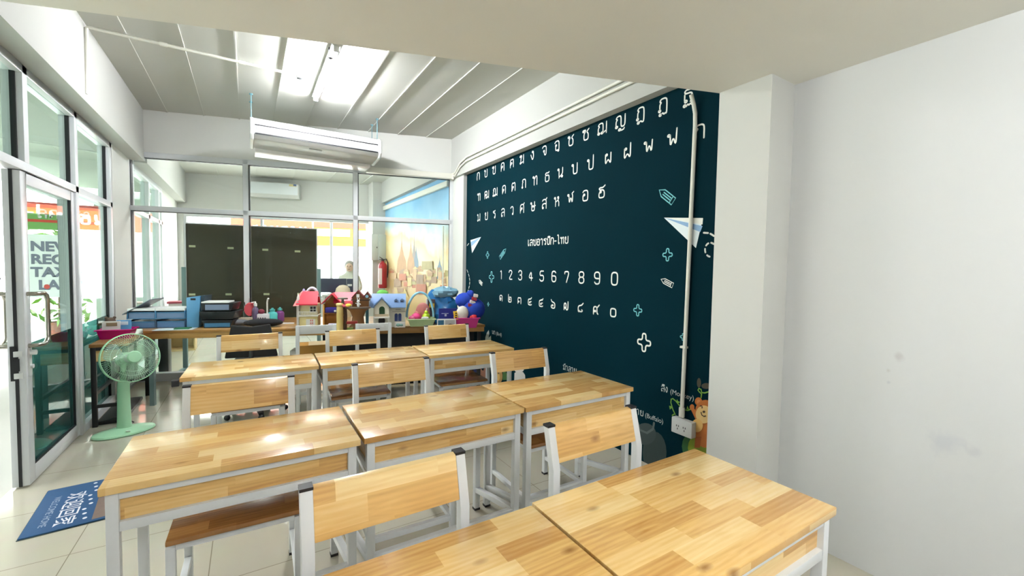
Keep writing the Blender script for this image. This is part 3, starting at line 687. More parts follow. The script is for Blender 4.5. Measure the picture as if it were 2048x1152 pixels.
def pencil(u0, v0, u1, v1, wd_, st, m):
    """outlined pencil from its tip (u0,v0) to its end (u1,v1)"""
    a, b_ = w2(u0, v0, 1), w2(u1, v1, 1); a2, b2 = Vector((-a.y, a.z)), Vector((-b_.y, b_.z)); d = b2-a2; L = d.length; d.normalize(); n = Vector((-d.y, d.x)); h = wd_/2
    mb = MB(); o = Vector((WX(1), 0, 0)); P = lambda s, t: tuple(a2+d*s*L+n*t)
    for pts in ([P(0, 0), P(.28, h), P(1, h), P(1, -h), P(.28, -h), P(0, 0)], [P(.84, h), P(.84, -h)], [P(.3, h*.3), P(.84, h*.3)], [P(.3, -h*.3), P(.84, -h*.3)]): ribbon(mb, pts, o, LY, UZ, st)
    mb.build('pencil_drawing', m, mural, smooth=0)
pencil(1318.5, 380, 1347, 403, .055, .008, T_TEAL); pencil(1322, 558.5, 1345.5, 571, .036, .006, T_CHALK); pencil(1012, 497.5, 999.5, 516, .045, .008, T_TEAL); pencil(957.5, 561, 964.5, 568.5, .04, .009, T_CHALK)
mb = MB(); wpoly(mb, [(941, 480.4), (962, 473.8), (944.2, 506.2)], 1); mb.slot(1); wpoly(mb, [(941.5, 484), (962, 473.8), (943, 493)], 2)
mb.build('paper_plane', [T_PALE, T_BLUE], mural, smooth=0)
mb = MB(); wpoly(mb, [(1327.9, 435.3), (1406, 436), (1391.8, 496)], 1); mb.slot(1)
wpoly(mb, [(1327.9, 435.3), (1405, 452), (1400.5, 464)], 2); mb.slot(2); wpoly(mb, [(1327.9, 435.3), (1406, 436), (1405, 449)], 2)
mb.build('paper_plane', [T_PALE, T_BLUE, T_CHALK], mural, smooth=0)
mb = MB()
for a, c in (((1407.5, 465.5), (1416, 466)), ((1421, 467.5), (1428, 472))): wstroke(mb, [a, c], .012, 1)
for k in range(5):
    t0 = PI*(.55+k*.33); wstroke(mb, [(1421+11*math.cos(t), 499.5+14*math.sin(t)) for t in (t0, t0+.25, t0+.5)], .012, 1)
mb.build('dashed_trail', T_CHALK, mural, smooth=0)
mb = MB()
for v in range(540, 592, 8):
    f = (v-540)/52; wstroke(mb, [(934+5.5*math.sin(PI*min(1, f*1.1)), v), (934+5.5*math.sin(PI*min(1, (f+.1)*1.1)), v+4.6)], .014, 1)
wstroke(mb, [(934.5, 491), (937.5, 487)], .014, 1)
mb.build('dashed_trail', T_CHALK, mural, smooth=0)
# chalk captions under the animal pictures
def caption(thai, latin, u, v, h, adv, gap, name='caption', size=None):
    p = w2(u, v, 1); y = p.y; mb = MB()
    for ch in thai:
        glyph(mb, ch, (WX(1), y, p.z), LY, UZ, h, adv*.84, h*.15)
        if ch not in 'ิ้': y -= adv
    if latin: put_text(mb, latin, (WX(1), y-gap, p.z), LY, UZ, size or h*1.4, 1.0)
    mb.build(name, mat('caption_print', rgb(190, 196, 192), .6), mural, smooth=0)
caption('ลิง', '(Monkey)', 1322, 781.5, .040, .033, .012, size=.050)
caption('ควาย', '(Buffalo)', 1258.5, 822, .040, .036, .012, size=.050)
caption('ม้าลาย', '', 1126, 738.5, .044, .040, .02)
caption('นก', '(Bird)', 984, 667.5, .042, .04, .02)
# animal pictures along the foot of the mural
def pic(name, layers):
    ms = []; mb = MB()
    for k, (c, kind, args) in enumerate(layers):
        m = mat('print_%d_%d_%d' % c, rgb(*c), .55)
        if m not in ms: ms.append(m)
        mb.slot(ms.index(m))
        if kind == 'e': wpoly(mb, ell(*args), 1+k)
        elif kind == 'p': wpoly(mb, args, 1+k)
        else: wstroke(mb, args[0], args[1], 1+k)
    return mb.build(name, ms, mural, smooth=0)
def Q(x, y): return (1300+x/7.2, 740+y/7.2)
def E_(x, y, rx, ry): return Q(x, y) + (rx/7.2, ry/7.2)
OR, CRM = (196, 112, 48), (236, 200, 132)
pic('monkey_picture', [((30, 84, 36), 'e', E_(720, 1100, 262, 260)), ((128, 146, 30), 'e', E_(760, 1120, 215, 230)), (OR, 'e', E_(790, 930, 130, 190)), ((176, 92, 34), 'p', [Q(650, 960), Q(740, 960), Q(720, 1120), Q(640, 1120)]),
 (OR, 'e', E_(605, 535, 34, 42)), (OR, 'p', [Q(585, 560), Q(630, 540), Q(700, 660), Q(660, 720)]), (OR, 'e', E_(697, 452, 52, 58)), ((214, 140, 76), 'e', E_(700, 458, 28, 32)), (OR, 'e', E_(800, 580, 148, 150)),
 (CRM, 'e', E_(775, 640, 118, 130)), ((236, 190, 112), 'e', E_(680, 800, 82, 96)), ((60, 36, 24), 'e', E_(776, 602, 20, 17)), ((70, 40, 26), 's', ([Q(722, 520), Q(740, 514), Q(752, 530), Q(748, 548)], .007)), ((70, 40, 26), 's', ([Q(735, 610), Q(745, 648), Q(775, 668), Q(800, 662)], .007))])
GRN = (112, 160, 56)
pic('vine_picture', [(GRN, 's', ([Q(320, 655), Q(345, 635), Q(365, 645), Q(330, 570), Q(300, 470), Q(305, 420), Q(330, 412), Q(375, 450), Q(430, 520), Q(480, 568), Q(540, 582), Q(600, 560)], .009)),
 (GRN, 'p', [Q(275, 515), Q(310, 520), Q(320, 545), Q(285, 570)]), (GRN, 'p', [Q(390, 420), Q(405, 450), Q(438, 462), Q(405, 478), Q(380, 455)]), (GRN, 'p', [Q(525, 560), Q(540, 515), Q(560, 565)]),
 (GRN, 's', ([Q(735, 400), Q(742, 345), Q(715, 320), Q(690, 290), Q(705, 265), Q(735, 280), Q(745, 325), Q(790, 330), Q(850, 312)], .009))])
pic('butterfly_picture', [((66, 58, 44), 'e', E_(705, 185, 30, 70)), ((66, 58, 44), 'e', E_(810, 230, 70, 42))])
pic('buffalo_picture', [((40, 56, 56), 'e', (1309, 905, 24, 42)), ((52, 66, 66), 'e', (1290, 868, 22, 22)), ((86, 98, 98), 's', ([(1276, 846), (1280, 860), (1294, 866), (1306, 858), (1308, 846)], .018))])
pic('zebra_picture', [((206, 200, 196), 'p', [(1029, 746), (1032, 744), (1046, 744), (1050, 750), (1052, 775), (1028, 775)]), ((214, 204, 198), 'e', (1038, 738, 10, 7)), ((90, 90, 90), 'e', (1033, 738, 1.6, 1.6))])
pic('dog_picture', [((186, 140, 84), 'e', (997, 752, 8, 16)), ((226, 186, 110), 'e', (996, 754, 3.6, 8)), ((60, 44, 30), 'e', (997, 746, 1, 2.6))])
pic('leaf_picture', [((62, 104, 54), 'p', [(1006, 742), (1010, 741), (1018, 756), (1019, 760), (1005, 760)])])
pic('bird_picture', [((178, 188, 178), 'p', [(973.5, 666), (977.5, 660), (978.5, 668), (977, 676), (982, 671), (982, 684), (970, 684), (971, 674)])])
pic('parrot_picture', [((24, 52, 140), 'p', [(938, 734), (956, 731), (966, 742), (950, 746)]), ((186, 122, 96), 'p', [(956, 744), (961, 736), (966, 742), (972, 729), (974, 740), (979, 734), (978, 760), (962, 756)])])

# ------------------------------------------------------------------ doormat
mb_ = thing('doormat', 'blue doormat with white writing on the floor by the glass door', 'doormat', (-1.088, 3.772, 0), .09)
M_MAT = mat('blue_mat', rgb(20, 72, 116), .85, noise=.2, scale=60)
MB().box(0, .52, -.60, 0, .001, .009).build('rug', M_MAT, mb_, bevel=.003)
MB().box(-.004, .524, -.604, .004, .0, .003).build('backing', mat('mat_backing', rgb(70, 84, 84), .9), mb_)
M_MTXT = mat('mat_lettering', rgb(206, 206, 214), .9)
mb = MB(); put_text(mb, '欢迎回家', (.122, -.135, .0096), (0, -1, 0), (1, 0, 0), .098, 1.10, bold=.0006); mb.build('lettering', M_MTXT, mb_, smooth=0)
mb = MB(); put_text(mb, 'WELCOME HOME', (.056, -.14, .0096), (0, -1, 0), (1, 0, 0), .044, 1.1); mb.build('small_lettering', mat('mat_small_lettering', rgb(140, 152, 172), .9), mb_, smooth=0)
mb = MB()
for i in range(9): mb.poly([(.222+.010*((i*7) % 3)+.010*math.cos(2*PI*k/10), -.04-.062*i+.012*math.sin(2*PI*k/10), .0097) for k in range(10)])
mb.build('dots', M_MTXT, mb_, smooth=0)
mb = MB().poly([(.262, -.02, .0097), (.51, -.02, .0097), (.51, -.56, .0097), (.275, -.58, .0097)])
mb.build('plain_brown_field', mat('mat_brown', rgb(116, 98, 88), .9, noise=.2), mb_, smooth=0)

# ------------------------------------------------------------------ pedestal fan
M_FAN = mat('mint_green_plastic', rgb(168, 216, 178), .35)
M_FANW = mat('mint_guard_wire', rgb(176, 214, 182), .35)
M_BLADE = glass('translucent_mint_blade', (.72, .86, .76, 1), .05, 3.0, haze=.16)
ft = thing('standing_fan', 'mint green standing fan on the floor beside the black desk', 'fan', (-.915, 4.80, 0))
MB().lathe([(.0, .0), (.20, .0), (.212, .010), (.205, .022), (.13, .038), (.06, .05), (.0, .052)], 32, sx=1.0, sy=.66, M=Matrix.Rotation(.42, 3, 'Z')).build('base', M_FAN, ft)
MB().box(.03, .06, -.12, -.10, .036, .047).build('switch', mat('pale_green_switch', rgb(200, 230, 206), .4), ft, bevel=.003)
MB().lathe([(.052, .04), (.046, .08), (.042, .25), (.040, .42), (.036, .44)], 20, sx=1.05, sy=.8).tube([(0, 0, .42), (0, .01, .60)], .020, 12).build('column', M_FAN, ft)
ax = Vector((.50, -.84, .22)).normalized(); hx_ = ax.cross(Vector((0, 0, 1))).normalized(); hy_ = hx_.cross(ax)
HM = Matrix((hx_, hy_, ax)).transposed()            # local z points out of the fan
hc = Vector((.055, .0, .645))
def HP(x, y, z): return hc + HM @ Vector((x, y, z))
MB().lathe([(0, -.20), (.035, -.20), (.055, -.17), (.06, -.10), (.05, -.075), (0, -.075)], 24, c=hc, M=HM).build('motor', M_FAN, ft)
g = MB()
for r, z, w in ((.205, 0, .0045), (.2065, -.012, .0045)): g.tube([HP(r*math.cos(2*PI*k/64), r*math.sin(2*PI*k/64), z) for k in range(64)], w, 8, closed=True)
g.build('guard_ring', M_FAN, ft)
for nm, sg, z1 in (('front_guard', 1, .055), ('rear_guard', -1, -.085)):
    g = MB()
    for k in range(72):
        a = 2*PI*k/72; tw = .16
        pts = []
        for t in (0, .25, .5, .75, 1):
            r = .05+(.204-.05)*t; z = z1*math.sqrt(max(0, 1-(t*.98)**2.6)); b_ = a+tw*(1-t)
            pts.append(HP(r*math.cos(b_), r*math.sin(b_), z))
        g.tube(pts, .0010, 4)
    for rr in ((.12, .155) if sg > 0 else (.13,)):
        t = (rr-.05)/.154; z = z1*math.sqrt(1-(t*.98)**2.6)
        g.tube([HP(rr*math.cos(2*PI*k/48), rr*math.sin(2*PI*k/48), z) for k in range(48)], .0013, 4, closed=True)
    g.build(nm, M_FANW, ft)
MB().lathe([(0, .054), (.048, .054), (.052, .060), (.044, .068), (0, .070)], 28, c=hc, M=HM).build('guard_badge', M_FAN, ft)
hub = MB().lathe([(0, -.05), (.036, -.05), (.036, -.005), (.028, .012), (0, .016)], 20, c=hc, M=HM).build('hub', mat('pale_fan_hub', rgb(196, 206, 200), .4), ft)
for k in range(3):
    bl = MB(); a0 = 2*PI*k/3+.5; vs = []
    for i in range(9):
        t = i/8
        for j in range(7):
            s_ = j/6-.5; r = .034+.150*t
            half = (.42+.40*math.sin(PI*min(1, t*1.05)*.62))*(1-.35*max(0, t-.75)/.25)
            a = a0 + s_*half*1.45; vs.append(HP(r*math.cos(a), r*math.sin(a), -.02-s_*.055))
    fs = [(i*7+j, i*7+j+1, (i+1)*7+j+1, (i+1)*7+j) for i in range(8) for j in range(6)]
    bl.add(vs, fs); o = bl.build('blade', M_BLADE, ft, smooth=80)
    sm = o.modifiers.new('thickness', 'SOLIDIFY'); sm.thickness = .002

# ------------------------------------------------------------------ black side desk along the shopfront
sd = thing('side_desk', 'small black framed desk with wooden top by the glass shopfront', 'desk', (-1.185, 5.055, 0))
MB().box(0, .255, 0, 1.02, .712, .740).build('desktop', WOOD_CTOP, sd, bevel=.003)
for x in (.006, .214):
    for y in (.01, .975): MB().box(x, x+.035, y, y+.035, 0, .712).build('leg', M_BLKSTEEL, sd, bevel=.002)
MB().box(.041, .214, .012, .042, .682, .712).box(.041, .214, .978, 1.008, .682, .712).box(.010, .036, .045, .975, .682, .712).box(.219, .245, .045, .975, .682, .712).build('apron_frame', M_BLKSTEEL, sd)
MB().box(.041, .214, .02, .034, .585, .682).build('front_panel', WOOD_BACK, sd)
MB().box(.041, .214, .01, .035, .17, .20).box(.041, .214, .98, 1.005, .17, .20).box(.01, .036, .045, .975, .28, .31).box(.219, .245, .045, .975, .28, .31).build('stretcher', M_BLKSTEEL, sd)
tag(MB().box(-1.165, -.97, 5.12, 5.9, .001, .035).build('floor_box', mat('dark_floor_box', rgb(24, 24, 26), .6), bevel=.01), 'flat black box lying on the floor under the black side desk', 'box')
tag(MB().tube([(-1.10, 5.09, .045), (-1.04, 5.14, .05), (-1.0, 5.2, .045), (-.96, 5.15, .01), (-.90, 5.06, .006)], .005, 6).build('power_cable', M_BLACK), 'thin dark cable on the floor under the black side desk', 'cable')

# ------------------------------------------------------------------ long wooden counter in front of the partition
C0 = Vector((-.90, 5.541, 0)); CT = .78
def cp(s, n, z=CT): return C0 + ES*s + EN*n + Vector((0, 0, z))
cn = thing('counter', 'long wooden counter along the glass partition, loaded with trays and toys', 'counter', C0, SK)
MB().prism([(0, 0, CT-.03), (3.50, 0, CT-.03), (3.22, 1.07, CT-.03), (-.52, 1.07, CT-.03)], (0, 0, .03)).build('countertop', WOOD_CTOP, cn, bevel=.003)
MB().box(0, 3.49, .004, .03, CT-.085, CT-.03).build('front_edge', WOOD_COUNTER, cn, bevel=.003)
MB().box(.02, .06, .05, .09, 0, CT-.03).build('leg', mat('grey_green_steel', rgb(112, 132, 132), .4), cn)
MB().box(-.42, -.38, 1.0, 1.04, 0, CT-.03).build('leg', MATS['grey_green_steel'], cn)
MB().box(3.42, 3.46, .05, .09, 0, CT-.03).build('leg', M_BLKSTEEL, cn)
MB().box(1.62, 3.42, .30, .32, .02, CT-.03).build('back_panel', mat('black_panel', rgb(14, 15, 18), .6), cn)
def hgt(p, px): return px*((p-Vector((0, 0, CH))).dot(FZ))/CF
def on_counter(u, v): return onz(u, v, CT)
def ctr(name, label, cat, u, v, group=None, rz=SK):
    p = on_counter(u, v); t = thing(name, label, cat, p, rz, group); k = ((p-Vector((0, 0, CH))).dot(FZ))/CF
    return t, k
def C(name, *c, rough=.5, **kw): return mat(name, rgb(*c), rough, **kw)

# document trays
BLUE = C('blue_tray_plastic', 66, 118, 158, rough=.3); NAVY = C('dark_blue_tray', 48, 72, 100, rough=.35); PAPER = C('paper_white', 226, 226, 224, rough=.8)
def tray_stack(u, v, w, label, n, lid):
    t, k = ctr('document_tray', label, 'document tray', u, v, 'document trays')
    for i in range(n):
        z = i*.098
        MB().box(-w/2, w/2, 0, .30, z, z+.008).box(-w/2, w/2, .29, .30, z, z+.085).box(-w/2, -w/2+.008, 0, .30, z, z+.085).box(w/2-.008, w/2, 0, .30, z, z+.085).build('tray', BLUE if i % 2 else NAVY, t, bevel=.003)
        MB().box(-w/2+.012, w/2-.012, .008, .285, z+.009, z+.06).build('paper_stack', C('blue_paper_files', 86, 118, 160) if i % 2 == 0 else C('blue_grey_files', 110, 132, 164), t)
        MB().box(-w/2+.012, w/2-.012, .006, .28, z+.061, z+.072).build('folder', BLUE, t)
    MB().box(-w/2+.005, w/2-.005, 0, .28, n*.098-.012, n*.098+.012).build('paper_stack', PAPER, t)
    if lid: MB().prism([(-w/2-.03, -.02, n*.098-.05), (-w/2-.03, .26, n*.098-.05), (-w/2+.20, .29, n*.098+.10), (-w/2+.20, .01, n*.098+.10)], (0, .0, .007)).build('lid', C('grey_clear_lid', 96, 108, 122, rough=.3), t)
    return t
tray_stack(283, 657, .25, 'left blue document tray stack with raised grey lid on the counter', 2, True)
tray_stack(341, 656, .27, 'blue document tray stack beside the magazine file on the counter', 2, False)
t, k = ctr('magazine_file', 'upright blue magazine file with an oval finger hole on the counter', 'file box', 386, 655); t.scale = (.95, .95, .93)
MB().prism([(-.062, 0, 0), (.055, 0, 0), (.075, 0, .365), (-.06, 0, .345)], (0, .22, 0)).build('box', C('sky_blue_plastic', 92, 148, 190, rough=.3), t, bevel=.004)
MB().prism([(.066, .01, .02), (.075, .01, .02), (.115, .01, .37), (.08, .01, .366)], (0, .2, 0)).build('side', C('dark_slate_plastic', 44, 62, 76, rough=.4), t)
MB().box(-.02, .03, -.002, .003, .315, .338).build('finger_hole', M_BLACK, t, bevel=.004)
t, k = ctr('paper_tray', 'black paper tray stack with white papers on top on the counter', 'document tray', 434, 656, 'black trays'); t.scale = (.82, .82, .88)
for z, w in ((0, .34), (.105, .40), (.21, .36)):
    MB().prism([(-w/2+.02, 0, z), (w/2-.02, 0, z), (w/2+.015, 0, z+.095), (-w/2, 0, z+.095)], (0, .30, 0)).build('tray', C('black_tray', 20, 22, 26, rough=.35), t, bevel=.004)
MB().box(-.14, .15, -.004, .26, .012, .06).build('paper_stack', BLUE, t)
MB().box(-.13, .14, -.004, .27, .22, .285).build('paper_stack', C('grey_blue_folders', 116, 132, 158), t)
MB().box(-.17, .13, .0, .27, .305, .320).build('paper_sheet', PAPER, t).rotation_euler = (0, 0, .06)
t = thing('paper_folder', 'thin pale folder with a green cover lying at the left of the counter', 'folder', on_counter(345, 661), SK+.1)
MB().box(-.17, .17, .0, .16, 0, .006).build('sheet', C('pale_sheet', 196, 206, 210), t); MB().box(.0, .13, .03, .12, .006, .016).build('cover', C('green_cover', 36, 110, 66), t)

# small things in the middle of the counter
t, k = ctr('card_box', 'small beige cardboard box in front of the pink hand mirror', 'box', 489, 651)
MB().box(-.06, .06, 0, .08, 0, .085).build('box', C('beige_card', 172, 160, 140, rough=.8), t, bevel=.003)
t, k = ctr('hand_mirror', 'round pink hand mirror standing on the counter', 'mirror', 500, 645)
MB().lathe([(0, -.012), (.062, -.012), (.066, 0), (.062, .012), (0, .012)], 24, c=(0, .02, .155), M=Matrix.Rotation(PI/2, 3, 'X') @ Matrix.Scale(1.25, 3, (0, 1, 0))).build('mirror_head', C('coral_pink_plastic', 222, 92, 100), t)
MB().tube([(0, .02, .085), (0, .02, .0)], .012, 10).build('handle', C('dark_red_handle', 90, 40, 48), t)
t, k = ctr('pencil_cup', 'dark cup of pens behind the pink hand mirror', 'pen cup', 494, 640)
MB().lathe([(0, 0), (.035, 0), (.04, .11), (.035, .11), (.032, .01), (0, .01)], 18).build('cup', C('dark_green_cup', 40, 60, 56), t)
for i, (dx, dz) in enumerate(((-.02, .22), (.0, .18), (.02, .27))): MB().tube([(dx*.3, 0, .02), (dx*1.4, .01, dz)], .005, 8).build('pen', [M_BLACK, C('purple_pen', 110, 84, 130), C('pen_grey', 150, 140, 150)][i], t)
def bottle(u, v, r, h, body, cap, label, cat='bottle', pump=False, name='pump_bottle'):
    t, k = ctr(name, label, cat, u, v)
    MB().lathe([(0, 0), (r, 0), (r*1.05, h*.06), (r*1.05, h*.58), (r*.85, h*.68), (r*.45, h*.74), (r*.45, h*.78), (0, h*.78)], 20).build('bottle_body', body, t)
    MB().lathe([(0, h*.775), (r*.55, h*.775), (r*.55, h*.9), (r*.3, h*.92), (r*.2, h), (0, h)], 16).build('cap', cap, t)
    if pump: MB().bar((0, 0, h*.98), (-r*1.3, 0, h*.95), r*.4, r*.35).build('nozzle', cap, t)
    return t
bottle(511, 645, .034, .25, C('grey_purple_liquid', 112, 100, 128, rough=.2), PAPER, 'clear spray bottle with a white top on the counter', pump=True)
bottle(545, 644, .052, .17, C('turquoise_plastic', 84, 190, 188, rough=.25), C('turquoise_cap', 72, 170, 168), 'squat turquoise bottle on the counter')
bottle(560, 642, .046, .17, C('violet_liquid', 120, 62, 128, rough=.2), C('teal_cap', 70, 160, 158), 'violet bottle with a teal cap on the counter')
t, k = ctr('storage_cup', 'white patterned cup with a long white spoon on the counter', 'cup', 526, 647)
MB().box(-.065, .05, 0, .10, 0, .11).build('cup', C('white_cup', 214, 216, 220), t, bevel=.01)
mb = MB()
for i in range(4): mb.box(-.055+.024*i, -.043+.024*i, -.002, .002, .03+.02*(i % 2), .07)
mb.build('pattern', C('dark_print', 60, 58, 66), t)
MB().tube([(.035, .04, .05), (.035, .04, .24), (.045, .03, .285), (.055, .02, .29)], .009, 8).build('spoon', PAPER, t)
MB().ball((-.03, .05, .135), .035, .03, .03).build('pink_ball', C('maroon_pouf', 132, 40, 62), t)
t, k = ctr('cloth_pouch', 'flat black cloth pouch lying on the counter', 'pouch', 524, 655)
MB().ball((0, .06, .046), .20, .08, .045, bumpy=.05).build('pouch', C('black_cloth', 16, 17, 22, rough=.9, bump=.4), t)
t, k = ctr('cloth_pouch', 'grey cloth bundle beside the beige cardboard box on the counter', 'pouch', 473, 652)
MB().ball((0, .03, .037), .13, .06, .035, bumpy=.05).build('pouch', C('grey_cloth', 104, 106, 112, rough=.9, bump=.4), t)
t, k = ctr('notepad', 'white notepad lying near the front edge of the counter', 'notepad', 572, 648)
MB().box(-.08, .08, 0, .04, 0, .012).build('pad', PAPER, t)

# ---- toy houses
RED = C('red_roof_plastic', 206, 44, 64, rough=.35); PINK = C('pink_roof_plastic', 238, 130, 128, rough=.4); CREAM = C('cream_wall_plastic', 226, 206, 146); WHT = C('white_toy_plastic', 222, 220, 214)
TAN = C('amber_wall_plastic', 226, 164, 82); BRN = C('brown_toy_plastic', 142, 94, 50); DKB = C('dark_brown_toy', 74, 50, 34); SLATE = C('slate_blue_roof', 120, 152, 196, rough=.4)
def gable(t, x0, x1, y0, y1, z0, h, m, over=.015, th=.012, name='roof', axis='x'):
    """pitched roof; ridge along the given axis"""
    mb = MB()
    if axis == 'x':
        ym = (y0+y1)/2
        for a, b_ in ((y0-over, ym), (y1+over, ym)): mb.prism([(x0-over, a, z0-over*.6), (x1+over, a, z0-over*.6), (x1+over, b_, z0+h), (x0-over, b_, z0+h)], (0, 0, th))
    else:
        xm = (x0+x1)/2
        for a, b_ in ((x0-over, xm), (x1+over, xm)): mb.prism([(a, y0-over, z0-over*.6), (a, y1+over, z0-over*.6), (b_, y1+over, z0+h), (b_, y0-over, z0+h)], (0, 0, th))
    return mb.build(name, m, t)
def front_window(t, x, y, z, w, h, m, bars=True, glassm=None):
    o = MB().box(x-w/2, x+w/2, y-.004, y+.004, z, z+h).build('window', glassm or C('dark_window', 40, 36, 40), t)
    f = MB().box(x-w/2-.006, x-w/2, y-.007, y+.003, z-.006, z+h+.006).box(x+w/2, x+w/2+.006, y-.007, y+.003, z-.006, z+h+.006).box(x-w/2, x+w/2, y-.007, y+.003, z+h, z+h+.006).box(x-w/2, x+w/2, y-.007, y+.003, z-.006, z)
    if bars: f.box(x-.003, x+.003, y-.0065, y+.003, z, z+h).box(x-w/2, x+w/2, y-.0065, y+.003, z+h*.5-.003, z+h*.5+.003)
    f.build('window_frame', m, o)
t, k = ctr('toy_house', 'cream toy house with red and pink roof at the left of the toys', 'toy house', 617, 657, 'toy houses'); t.scale = (.80, .9, .97)
MB().box(-.115, .115, 0, .20, 0, .135).build('lower_storey', CREAM, t, bevel=.003)
MB().box(-.11, .11, .02, .20, .15, .275).build('upper_storey', C('pale_cream_wall', 224, 214, 168), t, bevel=.003)
MB().box(-.122, .122, -.012, .20, .135, .150).build('floor_slab', C('white_slab', 214, 208, 196), t)
mb = MB().box(-.118, .118, -.012, -.006, .185, .192)
for i in range(12): mb.box(-.116+.0205*i, -.110+.0205*i, -.011, -.007, .15, .187)
mb.build('balcony_rail', WHT, t)
MB().prism([(-.15, -.02, .262), (.118, -.02, .262), (.105, .10, .40), (-.09, .10, .40)], (0, .0, .014)).prism([(-.15, .22, .262), (.118, .22, .262), (.105, .10, .40), (-.09, .10, .40)], (0, 0, .014)).build('roof', RED, t)
MB().prism([(-.185, -.03, .255), (-.115, -.03, .258), (-.065, .10, .405), (-.12, .10, .40)], (0, .10, .012)).build('side_roof', PINK, t)
MB().box(-.145, -.118, -.01, .18, 0, .30).lathe([(.02, .30), (.018, .345), (0, .40)], 10, c=(-.132, .03, 0)).build('corner_tower', C('grey_white_toy', 196, 192, 186), t)
front_window(t, .055, .018, .185, .07, .06, WHT); 
MB().box(-.03, .085, -.004, .004, .0, .105).build('door', WHT, t)
mb = MB()
for i in range(2):
    for j in range(3): mb.box(.022+.022*i, .036+.022*i, -.007, .0, .02+.03*j, .04+.03*j)
mb.build('door_panes', C('pink_pane', 214, 130, 120), t)
MB().tube([(.02+.075*math.cos(PI*j/12), .14, .35+.10*math.sin(PI*j/12)) for j in range(13)], .016, 10).build('carry_handle', C('lilac_handle', 214, 206, 222), t)
MB().ball((-.09, .16, .415), .018, .01, .026).ball((-.035, .16, .415), .018, .01, .026).build('roof_ornament', C('lavender_ornament', 178, 164, 206), t)
t, k = ctr('toy_house', 'amber toy barn with red roof and a blue sofa inside', 'toy house', 665, 655, 'toy houses')
MB().box(-.10, .12, .15, .17, 0, .29).box(-.10, -.085, 0, .15, 0, .26).box(-.10, .12, 0, .17, 0, .012).build('walls', TAN, t, bevel=.002)
MB().prism([(-.10, .14, .26), (.085, .14, .26), (-.005, .14, .37)], (0, .03, 0)).build('gable_wall', TAN, t)
MB().box(-.10, .12, .02, .16, .15, .165).build('upper_floor', C('brown_floor', 160, 104, 54), t)
gable(t, -.10, .085, .0, .17, .265, .105, RED, axis='y')
gable(t, .02, .28, .05, .24, .275, .10, RED, axis='x')
MB().box(.15, .28, .04, .25, .26, .275).build('eave', C('muted_red', 190, 66, 78), t)
MB().box(-.075, .07, -.01, .05, .165, .225).build('sofa', C('indigo_toy', 44, 32, 128), t, bevel=.012)
MB().ball((.03, -.015, .185), .013).build('ball', WHT, t)
MB().box(.11, .135, .0, .06, .18, .20).box(.10, .14, .03, .10, .10, .12).box(.07, .12, -.01, .02, .195, .215).build('shelf', C('wine_toy', 128, 40, 60), t)
MB().box(.085, .135, .152, .158, .205, .26).box(.085, .135, .152, .158, .10, .13).build('opening', PAPER, t)
MB().box(-.045, .045, -.03, .03, .012, .045).build('tub', C('pale_lilac', 200, 196, 220), t, bevel=.01)
t, k = ctr('toy_tower', 'pale yellow round toy tower between the red roofed toys', 'toy tower', 680, 660)
MB().lathe([(0, 0), (.036, 0), (.034, .12), (.036, .125), (.034, .26), (.04, .265), (.04, .28), (.03, .29), (0, .29)], 18).build('tower', C('pale_yellow_wall', 222, 196, 124), t)
MB().lathe([(.0, .33), (.055, .33), (.05, .345), (0, .35)], 16, c=(.025, .02, 0)).tube([(.025, .02, .285), (.025, .02, .335)], .014, 8).build('lookout', C('grey_moss', 92, 88, 74), t)
MB().tube([(.05, .01, 0), (.055, .01, .15), (.045, .01, .30)], .018, 10).build('trunk', DKB, t)
t, k = ctr('tree_house', 'brown toy tree house with two gables and small animal figures', 'toy house', 711, 661, 'toy houses')
MB().lathe([(.11, 0), (.10, .02), (.07, .06), (.058, .14), (.08, .20), (.12, .235)], 16, sy=.7, c=(.02, .06, 0)).build('trunk', BRN, t)
MB().lathe([(0, .232), (.128, .232), (.135, .24), (.128, .25), (0, .25)], 20, sy=.62, c=(.02, .05, 0)).build('platform', C('grey_brown_deck', 96, 80, 66), t)
MB().box(-.04, .13, .06, .16, .25, .345).build('cabin', BRN, t, bevel=.003)
MB().box(-.05, .14, .04, .17, .315, .327).build('cabin_floor', DKB, t)
MB().prism([(-.035, .055, .345), (.075, .055, .345), (.02, .055, .415)], (0, .1, 0)).prism([(.08, .055, .345), (.145, .055, .345), (.112, .055, .40)], (0, .1, 0)).build('gable_wall', C('warm_brown', 140, 92, 48), t)
gable(t, -.035, .075, .05, .17, .345, .072, C('maroon_roof', 126, 40, 42), axis='y', over=.01)
gable(t, .078, .147, .05, .17, .345, .056, C('maroon_roof', 126, 40, 42), axis='y', over=.008, name='small_roof')
MB().tube([(.02, .07, .41), (.02, .07, .58)], .003, 6).build('flag_pole', C('dark_pole', 60, 50, 50), t)
MB().lathe([(0, -.004), (.017, -.004), (.017, .004), (0, .004)], 16, c=(.112, .05, .362), M=Matrix.Rotation(PI/2, 3, 'X')).build('round_window', C('pale_blue_pane', 150, 196, 216), t)
MB().box(.005, .035, .048, .056, .35, .385).build('window', PAPER, t)
MB().box(-.13, -.06, .0, .07, .25, .275).box(-.115, -.03, .03, .08, .275, .315).build('bunk', C('rose_toy', 208, 84, 104), t, bevel=.006)
MB().ball((-.07, .0, .272), .03, .02, .018).build('cushion', C('yellow_toy', 236, 206, 84), t)
MB().box(-.09, .02, -.015, .03, .07, .10).box(.05, .09, -.03, .0, .0, .07).build('furniture', C('brick_red_toy', 150, 44, 36), t, bevel=.005)
MB().box(-.085, -.02, -.03, .0, .0, .035).build('sofa', C('moss_toy', 92, 110, 42), t, bevel=.008)
MB().box(.095, .125, .10, .16, 0, .29).build('side_wall', C('petrol_toy', 40, 104, 120), t)
